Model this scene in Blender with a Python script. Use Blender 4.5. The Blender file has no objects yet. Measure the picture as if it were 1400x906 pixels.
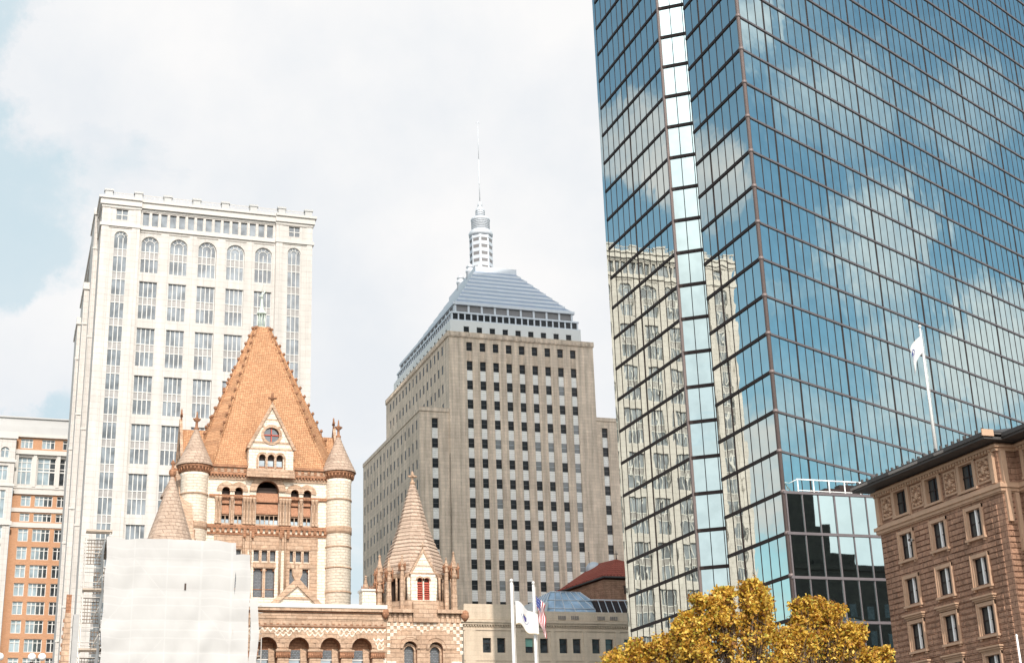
import bpy, math, random
from mathutils import Vector, Matrix
R = math.radians
random.seed(7)
scene = bpy.context.scene
col = scene.collection

# ------------------------------------------------------------------ camera
cam = bpy.data.objects.new('camera', bpy.data.cameras.new('camera'))
col.objects.link(cam)
cam.location = (0, 0, 1.7)
cam.data.sensor_width = 36.0
cam.data.lens = 36.0 * 1992.35 / 1400.0
cam.data.clip_start = 0.1
cam.data.clip_end = 8000
_az, _p, _r = R(19.6), R(19.155), R(-1.952)
_f = Vector((math.sin(_az) * math.cos(_p), math.cos(_az) * math.cos(_p), math.sin(_p)))
_rt = Vector((math.cos(_az), -math.sin(_az), 0)); _up = _rt.cross(_f)
_Rr = _rt * math.cos(_r) + _up * math.sin(_r); _Ur = -_rt * math.sin(_r) + _up * math.cos(_r)
cam.rotation_euler = Matrix((_Rr, _Ur, -_f)).transposed().to_euler()
scene.camera = cam

# ------------------------------------------------------------------ sun, sky, exposure
SUN_EL, SUN_PHI = 38.0, -3.6          # elevation; angle from -Y towards +X
sdir = Vector((math.sin(R(SUN_PHI)) * math.cos(R(SUN_EL)), -math.cos(R(SUN_PHI)) * math.cos(R(SUN_EL)), math.sin(R(SUN_EL))))
sun = bpy.data.objects.new('sun', bpy.data.lights.new('sun', 'SUN'))
sun.data.energy = 3.25
sun.data.color = (1.0, 0.93, 0.84)
sun.data.angle = R(0.5)
sun.rotation_euler = (-sdir).to_track_quat('-Z', 'Y').to_euler()
col.objects.link(sun)

scene.view_settings.view_transform = 'Standard'
scene.view_settings.look = 'None'
scene.view_settings.exposure = 0.33
scene.view_settings.gamma = 1.0

world = bpy.data.worlds.new('World'); scene.world = world
world.use_nodes = True
wn = world.node_tree; wn.nodes.clear()
def WN(t, **k):
    n = wn.nodes.new(t)
    for a, b in k.items(): setattr(n, a, b)
    return n
def wl(a, b): wn.links.new(a, b)
def wmath(op, a, b=None, c=None, clamp=False):
    n = WN('ShaderNodeMath', operation=op, use_clamp=clamp)
    for i, v in enumerate((a, b, c)):
        if v is None: continue
        if hasattr(v, 'is_output'): wl(v, n.inputs[i])
        else: n.inputs[i].default_value = v
    return n.outputs[0]
tc = WN('ShaderNodeTexCoord')
D = tc.outputs['Generated']
sky = WN('ShaderNodeTexSky', sky_type='NISHITA')
sky.sun_disc = False
sky.sun_elevation = R(SUN_EL)
sky.sun_rotation = math.atan2(sdir.x, sdir.y)
sky.air_density = 1.0; sky.dust_density = 0.7; sky.ozone_density = 1.5
sep = WN('ShaderNodeSeparateXYZ'); wl(D, sep.inputs[0])
zz = wmath('ADD', wmath('MAXIMUM', sep.outputs[2], 0.0), 0.22)
cx = wmath('DIVIDE', sep.outputs[0], zz); cy = wmath('DIVIDE', sep.outputs[1], zz)
comb = WN('ShaderNodeCombineXYZ'); wl(cx, comb.inputs[0]); wl(cy, comb.inputs[1])
n1 = WN('ShaderNodeTexNoise'); wl(comb.outputs[0], n1.inputs['Vector'])
n1.inputs['Scale'].default_value = 2.6; n1.inputs['Detail'].default_value = 9; n1.inputs['Roughness'].default_value = 0.62
n1.inputs['Distortion'].default_value = 0.35
n2 = WN('ShaderNodeTexNoise'); wl(D, n2.inputs['Vector'])
n2.inputs['Scale'].default_value = 6.0; n2.inputs['Detail'].default_value = 6; n2.inputs['Roughness'].default_value = 0.55
n3 = WN('ShaderNodeTexNoise'); wl(D, n3.inputs['Vector'])
n3.inputs['Scale'].default_value = 13.0; n3.inputs['Detail'].default_value = 8; n3.inputs['Roughness'].default_value = 0.65
# cloud masses of that day: (direction, inner angle, outer angle, weight)
BLOBS = [
#B0
    ((0.2638, 0.8438, 0.4673), 8, 26, 1.25),
    ((-0.0668, 0.9268, 0.3695), 2.0, 6.6, -1.5),
    ((-0.1085, 0.8732, 0.4751), 3, 6.6, -1.6),
    ((0.0648, 0.9076, 0.4148), 0.3, 2.4, -0.45),
    ((0.0218, 0.9032, 0.4287), 0.5, 2.6, -0.4),
    ((-0.0089, 0.9512, 0.3085), 1.0, 3.0, 1.3),
    ((0.0266, 0.9374, 0.3472), 0.5, 1.6, 0.4),
    ((0.0166, 0.9617, 0.2736), 0.2, 2.0, -0.7),
    ((0.2216, 0.9519, 0.2117), 1, 3.5, -0.5),
    ((0.9155, -0.0436, 0.3999), 10, 22, -0.22),
    ((0.9266, -0.0623, 0.3708), 0.8, 3.2, 0.75),
    ((0.9537, -0.1041, 0.2823), 1.5, 5, 0.5),
    ((0.9582, -0.0331, 0.2841), 1.0, 4.5, 0.4),
    ((0.9564, 0.0162, 0.2916), 0.8, 3, 0.7),
    ((0.8868, -0.0719, 0.4566), 0.8, 3, 0.35),
    ((0.9002, 0.0084, 0.4355), 0.5, 2.6, 0.35),
    ((0.8503, -0.1285, 0.5104), 0.5, 2, 0.5),
    ((-0.39, 0.7844, 0.4823), 6, 14, -0.45),
    ((-0.3803, 0.8109, 0.4447), 1.0, 3.0, 0.95),
    ((-0.4331, 0.8007, 0.4138), 0.8, 2.6, 0.7),
    ((-0.481, 0.8475, 0.2246), 1, 4, 0.6),
    ((-0.6517, -0.6193, 0.4379), 18, 40, 1.0),
    ((0.523, -0.8292, 0.1974), 15, 35, 1.0),
#B1
]
# wobble the direction with noise so the masses have ragged edges
wob = WN('ShaderNodeVectorMath', operation='SUBTRACT'); wl(n3.outputs['Color'], wob.inputs[0]); wob.inputs[1].default_value = (0.5, 0.5, 0.5)
wob2 = WN('ShaderNodeVectorMath', operation='SCALE'); wl(wob.outputs[0], wob2.inputs[0]); wob2.inputs['Scale'].default_value = 0.12
wob3 = WN('ShaderNodeVectorMath', operation='ADD'); wl(D, wob3.inputs[0]); wl(wob2.outputs[0], wob3.inputs[1])
wob4 = WN('ShaderNodeVectorMath', operation='NORMALIZE'); wl(wob3.outputs[0], wob4.inputs[0])
acc = wmath('MULTIPLY', wmath('SUBTRACT', n1.outputs[0], 0.5), 2.2)
acc = wmath('ADD', acc, -0.10)
for (d, a0, a1, w) in BLOBS:
    dt = WN('ShaderNodeVectorMath', operation='DOT_PRODUCT'); wl(wob4.outputs[0], dt.inputs[0]); dt.inputs[1].default_value = d
    mr = WN('ShaderNodeMapRange', interpolation_type='SMOOTHSTEP'); wl(dt.outputs['Value'], mr.inputs[0])
    mr.inputs[1].default_value = math.cos(R(a1)); mr.inputs[2].default_value = math.cos(R(a0))
    mr.inputs[3].default_value = 0; mr.inputs[4].default_value = w
    acc = wmath('ADD', acc, mr.outputs[0])
dens = WN('ShaderNodeMapRange', interpolation_type='SMOOTHSTEP'); wl(acc, dens.inputs[0])
dens.inputs[1].default_value = -0.3; dens.inputs[2].default_value = 0.72; dens.inputs[3].default_value = 0.0; dens.inputs[4].default_value = 1.0
# thin veil of haze that whitens the eastern sky in front of the square
vd = WN('ShaderNodeVectorMath', operation='DOT_PRODUCT'); wl(D, vd.inputs[0]); vd.inputs[1].default_value = (0.27, 0.88, 0.36)
veil = WN('ShaderNodeMapRange', interpolation_type='SMOOTHSTEP'); wl(vd.outputs['Value'], veil.inputs[0])
veil.inputs[1].default_value = math.cos(R(39)); veil.inputs[2].default_value = math.cos(R(29)); veil.inputs[3].default_value = 0.0; veil.inputs[4].default_value = 0.96
dm = wmath('MAXIMUM', dens.outputs[0], veil.outputs[0])
skys = WN('ShaderNodeVectorMath', operation='SCALE'); wl(sky.outputs[0], skys.inputs[0]); skys.inputs['Scale'].default_value = 0.148
teal = WN('ShaderNodeVectorMath', operation='MULTIPLY'); wl(skys.outputs[0], teal.inputs[0]); teal.inputs[1].default_value = (0.95, 1.09, 0.93)
shade = WN('ShaderNodeMapRange'); wl(n2.outputs[0], shade.inputs[0])
shade.inputs[1].default_value = 0.36; shade.inputs[2].default_value = 0.62; shade.inputs[3].default_value = 0.0; shade.inputs[4].default_value = 1.0
ccol = WN('ShaderNodeMix', data_type='RGBA'); wl(shade.outputs[0], ccol.inputs[0])
ccol.inputs[6].default_value = (0.665, 0.69, 0.72, 1); ccol.inputs[7].default_value = (0.775, 0.77, 0.768, 1)
# clouds behind the viewer brighter; those round the sun boosted to fill shaded facades
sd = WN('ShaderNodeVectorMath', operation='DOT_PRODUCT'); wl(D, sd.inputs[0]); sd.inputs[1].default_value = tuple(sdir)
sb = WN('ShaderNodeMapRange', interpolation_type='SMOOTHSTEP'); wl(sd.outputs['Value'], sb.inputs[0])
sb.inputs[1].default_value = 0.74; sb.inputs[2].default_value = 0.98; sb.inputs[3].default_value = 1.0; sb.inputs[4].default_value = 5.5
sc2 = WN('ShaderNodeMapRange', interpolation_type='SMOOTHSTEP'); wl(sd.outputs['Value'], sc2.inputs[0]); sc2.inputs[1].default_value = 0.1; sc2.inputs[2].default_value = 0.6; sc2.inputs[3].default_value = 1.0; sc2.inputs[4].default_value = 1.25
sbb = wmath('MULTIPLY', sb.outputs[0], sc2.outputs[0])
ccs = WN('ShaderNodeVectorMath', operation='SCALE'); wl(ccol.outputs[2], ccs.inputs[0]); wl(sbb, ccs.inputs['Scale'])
# the veil: pale blue; the clouds: near white
vcol = WN('ShaderNodeMix', data_type='RGBA'); wl(dens.outputs[0], vcol.inputs[0])
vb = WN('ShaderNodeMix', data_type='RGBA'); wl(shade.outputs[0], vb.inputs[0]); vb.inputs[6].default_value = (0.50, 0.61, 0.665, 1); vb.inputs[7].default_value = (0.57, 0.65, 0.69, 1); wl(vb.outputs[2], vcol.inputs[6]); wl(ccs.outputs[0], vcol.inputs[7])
fin = WN('ShaderNodeMix', data_type='RGBA'); wl(dm, fin.inputs[0]); wl(teal.outputs[0], fin.inputs[6]); wl(vcol.outputs[2], fin.inputs[7])
bg = WN('ShaderNodeBackground'); wl(fin.outputs[2], bg.inputs[0]); bg.inputs[1].default_value = 1.0
wo = WN('ShaderNodeOutputWorld'); wl(bg.outputs[0], wo.inputs[0])

# ------------------------------------------------------------------ materials
def newmat(name):
    m = bpy.data.materials.new(name); m.use_nodes = True
    nt = m.node_tree; b = nt.nodes['Principled BSDF']
    return m, nt, b
def plain(name, c, rough=0.7, metal=0.0, var=0.12, scale=0.6, spec=0.3):
    m, nt, b = newmat(name)
    t = nt.nodes.new('ShaderNodeTexCoord'); n = nt.nodes.new('ShaderNodeTexNoise')
    nt.links.new(t.outputs['Object'], n.inputs['Vector'])
    n.inputs['Scale'].default_value = scale; n.inputs['Detail'].default_value = 7; n.inputs['Roughness'].default_value = 0.65
    mx = nt.nodes.new('ShaderNodeMix'); mx.data_type = 'RGBA'
    nt.links.new(n.outputs[0], mx.inputs[0])
    mx.inputs[6].default_value = tuple(v * (1 - var) for v in c) + (1,)
    mx.inputs[7].default_value = tuple(min(1, v * (1 + var)) for v in c) + (1,)
    nt.links.new(mx.outputs[2], b.inputs['Base Color'])
    b.inputs['Roughness'].default_value = rough; b.inputs['Metallic'].default_value = metal
    b.inputs['Specular IOR Level'].default_value = spec
    return m
def stone(name, c1, c2, mortar, bw=1.2, bh=0.5, ms=0.012, rough=0.85, bump=0.02, var=0.25, nscale=0.35, offset=0.5, streak=0.0, fine=0.15):
    """coursed stone / brick / tile in metres: horizontal coordinate x+y, vertical z"""
    m, nt, b = newmat(name); L = nt.links.new; N = nt.nodes.new
    t = N('ShaderNodeTexCoord'); s = N('ShaderNodeSeparateXYZ'); L(t.outputs['Object'], s.inputs[0])
    a = N('ShaderNodeMath'); a.operation = 'ADD'; L(s.outputs[0], a.inputs[0]); L(s.outputs[1], a.inputs[1])
    c = N('ShaderNodeCombineXYZ'); L(a.outputs[0], c.inputs[0]); L(s.outputs[2], c.inputs[1])
    br = N('ShaderNodeTexBrick'); L(c.outputs[0], br.inputs['Vector'])
    br.offset = offset; br.inputs['Scale'].default_value = 1.0
    br.inputs['Brick Width'].default_value = bw; br.inputs['Row Height'].default_value = bh
    br.inputs['Mortar Size'].default_value = ms; br.inputs['Mortar Smooth'].default_value = 0.3
    br.inputs['Color1'].default_value = (*c1, 1); br.inputs['Color2'].default_value = (*c2, 1); br.inputs['Mortar'].default_value = (*mortar, 1)
    n = N('ShaderNodeTexNoise'); L(t.outputs['Object'], n.inputs['Vector'])
    n.inputs['Scale'].default_value = nscale; n.inputs['Detail'].default_value = 8; n.inputs['Roughness'].default_value = 0.7
    n2 = N('ShaderNodeTexNoise'); L(t.outputs['Object'], n2.inputs['Vector'])
    n2.inputs['Scale'].default_value = 5.0; n2.inputs['Detail'].default_value = 5; n2.inputs['Roughness'].default_value = 0.7
    mr = N('ShaderNodeMapRange'); L(n.outputs[0], mr.inputs[0]); mr.inputs[1].default_value = .3; mr.inputs[2].default_value = .7
    mr.inputs[3].default_value = 1 - var; mr.inputs[4].default_value = 1 + var * .6
    mr2 = N('ShaderNodeMapRange'); L(n2.outputs[0], mr2.inputs[0]); mr2.inputs[1].default_value = .3; mr2.inputs[2].default_value = .7
    mr2.inputs[3].default_value = 1 - fine; mr2.inputs[4].default_value = 1 + fine
    mu = N('ShaderNodeMath'); mu.operation = 'MULTIPLY'; L(mr.outputs[0], mu.inputs[0]); L(mr2.outputs[0], mu.inputs[1])
    last = mu.outputs[0]
    if streak:
        c2_ = N('ShaderNodeCombineXYZ'); sc = N('ShaderNodeMath'); sc.operation = 'MULTIPLY'; L(s.outputs[2], sc.inputs[0]); sc.inputs[1].default_value = 0.06
        L(a.outputs[0], c2_.inputs[0]); L(sc.outputs[0], c2_.inputs[1])
        n4 = N('ShaderNodeTexNoise'); L(c2_.outputs[0], n4.inputs['Vector']); n4.inputs['Scale'].default_value = 1.3; n4.inputs['Detail'].default_value = 5
        m4 = N('ShaderNodeMapRange'); L(n4.outputs[0], m4.inputs[0]); m4.inputs[1].default_value = .35; m4.inputs[2].default_value = .65
        m4.inputs[3].default_value = 1 - streak; m4.inputs[4].default_value = 1.0 + streak * .3
        mu2 = N('ShaderNodeMath'); mu2.operation = 'MULTIPLY'; L(last, mu2.inputs[0]); L(m4.outputs[0], mu2.inputs[1]); last = mu2.outputs[0]
    v = N('ShaderNodeVectorMath'); v.operation = 'SCALE'; L(br.outputs['Color'], v.inputs[0]); L(last, v.inputs['Scale'])
    L(v.outputs[0], b.inputs['Base Color'])
    bp = N('ShaderNodeBump'); bp.inputs['Distance'].default_value = bump; bp.inputs['Strength'].default_value = 1.0
    h = N('ShaderNodeMath'); h.operation = 'MULTIPLY_ADD'; L(n2.outputs[0], h.inputs[0]); h.inputs[1].default_value = 0.8
    inv = N('ShaderNodeMath'); inv.operation = 'SUBTRACT'; inv.inputs[0].default_value = 1; L(br.outputs['Fac'], inv.inputs[1]); L(inv.outputs[0], h.inputs[2])
    L(h.outputs[0], bp.inputs['Height']); L(bp.outputs[0], b.inputs['Normal'])
    b.inputs['Roughness'].default_value = rough; b.inputs['Specular IOR Level'].default_value = 0.25
    return m
def glass(name, c, rough=0.06, metal=0.0, spec=0.7, var=0.5, scale=0.7, wob=0.0):
    m, nt, b = newmat(name); L = nt.links.new; N = nt.nodes.new
    t = N('ShaderNodeTexCoord'); g = N('ShaderNodeNewGeometry')
    n = N('ShaderNodeTexNoise'); L(g.outputs['Position'], n.inputs['Vector']); n.inputs['Scale'].default_value = scale; n.inputs['Detail'].default_value = 3
    mr = N('ShaderNodeMapRange'); L(n.outputs[0], mr.inputs[0]); mr.inputs[1].default_value = .35; mr.inputs[2].default_value = .65
    mr.inputs[3].default_value = 1 - var; mr.inputs[4].default_value = 1 + var
    v = N('ShaderNodeVectorMath'); v.operation = 'SCALE'; v.inputs[0].default_value = c; L(mr.outputs[0], v.inputs['Scale'])
    L(v.outputs[0], b.inputs['Base Color'])
    b.inputs['Roughness'].default_value = rough; b.inputs['Metallic'].default_value = metal; b.inputs['Specular IOR Level'].default_value = spec
    if wob:
        n3 = N('ShaderNodeTexNoise'); L(g.outputs['Position'], n3.inputs['Vector']); n3.inputs['Scale'].default_value = 0.55; n3.inputs['Detail'].default_value = 0.6
        bp = N('ShaderNodeBump'); bp.inputs['Distance'].default_value = wob; L(n3.outputs[0], bp.inputs['Height']); L(bp.outputs[0], b.inputs['Normal'])
    return m
M = {}
M['mirror_warm'] = glass('mirror_glass_short_side', (0.66, 0.68, 0.62), rough=0.01, metal=1.0, var=0.03, wob=0.005)  # same glass as the long face, tinted warm to imitate its reflected light
M['mirror'] = glass('mirror_glass', (0.57, 0.69, 0.68), rough=0.01, metal=1.0, var=0.06, wob=0.006)
M['mirror_flat'] = glass('mirror_glass_low_block', (0.56, 0.70, 0.69), rough=0.01, metal=1.0, var=0.03, wob=0.0012)
M['hglass'] = glass('hotel_window_glass', (0.02, 0.02, 0.022), rough=0.3, spec=0.25, var=.6)
M['bronze'] = plain('bronze_mullion', (0.035, 0.024, 0.022), rough=0.6, metal=0.1, spec=.15, var=.2)
M['bronze_light'] = plain('greyer_mullion', (0.135, 0.115, 0.118), rough=0.5, metal=0.2, var=.25, scale=2)  # lighter and greyer than the bronze mullion
M['corner_metal'] = plain('corner_column_metal', (0.20, 0.155, 0.145), rough=0.5, metal=0.2)
M['wlime'] = stone('pale_limestone', (0.585, 0.545, 0.51), (0.555, 0.515, 0.48), (0.46, 0.425, 0.395), bw=1.9, bh=0.97, ms=0.035, var=.09, fine=.05, streak=.10, bump=.01, offset=0.0)
M['wtrim'] = plain('pale_trim', (0.56, 0.525, 0.49), var=.06)
M['wline'] = plain('darker_pale_trim', (0.40, 0.37, 0.34), var=.1)  # drip mouldings, a darker tone than the pale trim
M['wglass'] = glass('office_glass', (0.13, 0.145, 0.16), rough=0.15, spec=0.7, var=.55, scale=.5)
M['wspan'] = glass('spandrel_glass', (0.27, 0.25, 0.24), rough=0.3, spec=0.5, var=.15)
M['wmull'] = plain('white_mullion', (0.62, 0.60, 0.57), var=.05)
M['brick'] = stone('orange_brick', (0.50, 0.26, 0.145), (0.45, 0.23, 0.125), (0.44, 0.28, 0.19), bw=.6, bh=.2, ms=.02, var=.08, bump=.005)
M['dglass'] = glass('dark_glass', (0.035, 0.04, 0.045), rough=0.08, spec=0.8, var=.6, scale=.9)
M['lglass'] = glass('pale_glass', (0.25, 0.30, 0.33), rough=0.12, spec=0.8, var=.3, scale=.5)
M['roofgrey'] = plain('grey_roof', (0.47, 0.46, 0.45), var=.08)
M['cream'] = stone('cream_granite', (0.76, 0.655, 0.54), (0.70, 0.595, 0.48), (0.61, 0.505, 0.395), bw=.62, bh=.27, ms=.022, var=.10, bump=.05, fine=.14, nscale=.8)
M['brown'] = stone('brownstone', (0.49, 0.34, 0.24), (0.42, 0.275, 0.185), (0.33, 0.21, 0.14), bw=.8, bh=.34, ms=.014, var=.30, bump=.04, fine=.22, nscale=.9)
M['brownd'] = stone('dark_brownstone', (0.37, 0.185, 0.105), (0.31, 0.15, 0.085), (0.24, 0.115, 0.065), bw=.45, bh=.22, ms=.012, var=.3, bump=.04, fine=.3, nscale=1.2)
M['tile'] = stone('orange_roof_tile', (0.56, 0.315, 0.17), (0.45, 0.225, 0.115), (0.29, 0.14, 0.075), bw=.21, bh=.19, ms=.02, var=.14, bump=.03, fine=.22, nscale=.5)
M['shingle'] = stone('tan_roof_slab', (0.47, 0.35, 0.27), (0.40, 0.29, 0.22), (0.28, 0.19, 0.14), bw=.5, bh=.30, ms=.016, var=.15, bump=.03, fine=.18)
M['awn'] = stone('red_louvre_tile', (0.56, 0.32, 0.19), (0.46, 0.24, 0.14), (0.30, 0.13, 0.08), bw=.12, bh=.11, ms=.02, var=.1, bump=.02)
M['redlouv'] = plain('red_louvre', (0.42, 0.09, 0.06), var=.2)
M['leaded'] = stone('leaded_glass', (0.20, 0.22, 0.24), (0.13, 0.15, 0.17), (0.07, 0.06, 0.055), bw=.12, bh=.13, ms=.02, var=.3, bump=.003, rough=.25)
M['void'] = plain('dark_interior', (0.05, 0.032, 0.025), var=.2)
M['white'] = plain('white_paint', (0.78, 0.77, 0.75), rough=.5, var=.05)
M['polewhite'] = plain('weathered_pole_paint', (0.58, 0.57, 0.55), rough=.5, var=.12, scale=1.5)
M['copper'] = plain('verdigris_copper', (0.52, 0.57, 0.50), rough=.6, var=.2, scale=6)
M['bstone'] = stone('grey_limestone', (0.72, 0.58, 0.455), (0.65, 0.52, 0.405), (0.52, 0.405, 0.31), bw=2.2, bh=.73, ms=.03, var=.12, bump=.02, fine=.10, streak=.28)
M['bpale'] = plain('pale_upper_stone', (0.66, 0.65, 0.625), var=.08)
M['bspan'] = stone('aluminium_spandrel', (0.88, 0.85, 0.80), (0.84, 0.81, 0.76), (0.60, 0.57, 0.54), bw=9., bh=.47, ms=.035, var=.1, bump=.02)
M['bglass'] = stone('sash_glass', (0.02, 0.02, 0.022), (0.03, 0.03, 0.032), (0.05, 0.045, 0.045), bw=9., bh=.62, ms=.03, var=.6, bump=.0, rough=.35)
M['blite'] = stone('pale_reflection_glass', (0.20, 0.21, 0.215), (0.26, 0.26, 0.255), (0.30, 0.30, 0.29), bw=9., bh=.3, ms=.03, var=.3, bump=.0, rough=.2)  # pale panes whose colour stands in for reflections
M['bmetal'] = plain('blue_grey_roof_metal', (0.36, 0.40, 0.47), rough=.45, metal=.2, var=.1)
M['bmetal2'] = plain('pale_roof_metal', (0.58, 0.60, 0.63), rough=.5, metal=.1, var=.1)
M['louv'] = stone('grey_louvre', (0.16, 0.15, 0.15), (0.19, 0.18, 0.18), (0.30, 0.29, 0.29), bw=9., bh=.16, ms=.03, var=.1, bump=.0)
M['ccream'] = stone('cream_limestone', (0.62, 0.50, 0.385), (0.585, 0.47, 0.36), (0.48, 0.38, 0.28), bw=1.6, bh=.7, ms=.012, var=.12, bump=.008, fine=.07, streak=.1)
M['sky_glass'] = glass('skylight_glass', (0.33, 0.43, 0.54), rough=.15, spec=.8, var=.2)
M['redtile'] = stone('red_roof_tile', (0.42, 0.11, 0.07), (0.36, 0.09, 0.06), (0.2, 0.05, 0.035), bw=.5, bh=.45, ms=.05, var=.15, bump=.04, fine=.2)
M['hstone'] = stone('hotel_sandstone', (0.39, 0.225, 0.15), (0.32, 0.18, 0.118), (0.19, 0.1, 0.065), bw=1.1, bh=.34, ms=.02, var=.28, bump=.06, fine=.25, nscale=.9, streak=.18)
M['htrim'] = plain('hotel_trim_stone', (0.45, 0.29, 0.195), var=.22, scale=2.2)
M['hcorn'] = plain('lead_cornice', (0.065, 0.058, 0.055), var=.3, scale=1.5, rough=.6)
M['hcorn2'] = plain('weathered_cornice_edge', (0.24, 0.21, 0.19), var=.25, scale=1.5)
M['sheet'] = plain('white_netting', (0.44, 0.425, 0.41), var=.04, scale=.5, rough=.9, spec=.1)
M['seam'] = plain('netting_seam', (0.465, 0.45, 0.435), var=.03, rough=.9, spec=.1)
M['plank'] = plain('scaffold_plank', (0.42, 0.34, 0.27), var=.25, scale=3)
M['rust'] = plain('rusty_scaffold_frame', (0.22, 0.15, 0.10), var=.3, scale=3)
M['pinlead'] = plain('dull_lead_sheet', (0.36, 0.35, 0.34), var=.2, scale=2)
M['pole'] = plain('scaffold_tube', (0.60, 0.55, 0.50), rough=.5, metal=.3)
M['ground'] = stone('plaza_paving', (0.34, 0.30, 0.27), (0.30, 0.265, 0.24), (0.2, 0.18, 0.16), bw=.6, bh=.6, ms=.01, var=.15, bump=.003)
M['earth'] = plain('city_ground', (0.20, 0.19, 0.18), var=.2, scale=.02)
M['asphalt'] = plain('asphalt', (0.05, 0.05, 0.052), var=.2, scale=2)
M['kerb'] = plain('kerb_granite', (0.40, 0.39, 0.37), var=.1)
M['paint'] = plain('road_paint', (0.75, 0.75, 0.72), var=.1)
M['bark'] = plain('bark', (0.10, 0.07, 0.05), var=.3, scale=8)
M['farstone'] = stone('dark_city_stone', (0.08, 0.065, 0.055), (0.07, 0.055, 0.05), (0.05, 0.04, 0.035), bw=2, bh=.8, var=.2)
def leafmat(name, c, tr=0.35):
    m, nt, b = newmat(name); L = nt.links.new; N = nt.nodes.new
    b.inputs['Base Color'].default_value = (*c, 1); b.inputs['Roughness'].default_value = .55; b.inputs['Specular IOR Level'].default_value = .3
    t = N('ShaderNodeBsdfTranslucent'); t.inputs[0].default_value = (c[0] * 1.1, c[1] * 1.05, c[2] * .6, 1)
    mx = N('ShaderNodeMixShader'); mx.inputs[0].default_value = tr
    o = nt.nodes['Material Output']; L(b.outputs[0], mx.inputs[1]); L(t.outputs[0], mx.inputs[2]); L(mx.outputs[0], o.inputs[0])
    return m
LEAF = [leafmat('golden_leaf', (0.66, 0.42, 0.065)), leafmat('ochre_leaf', (0.46, 0.235, 0.04)), leafmat('brown_leaf', (0.20, 0.085, 0.025)),
        leafmat('yellow_leaf', (0.78, 0.56, 0.13)), leafmat('olive_leaf', (0.40, 0.36, 0.06))]

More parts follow.
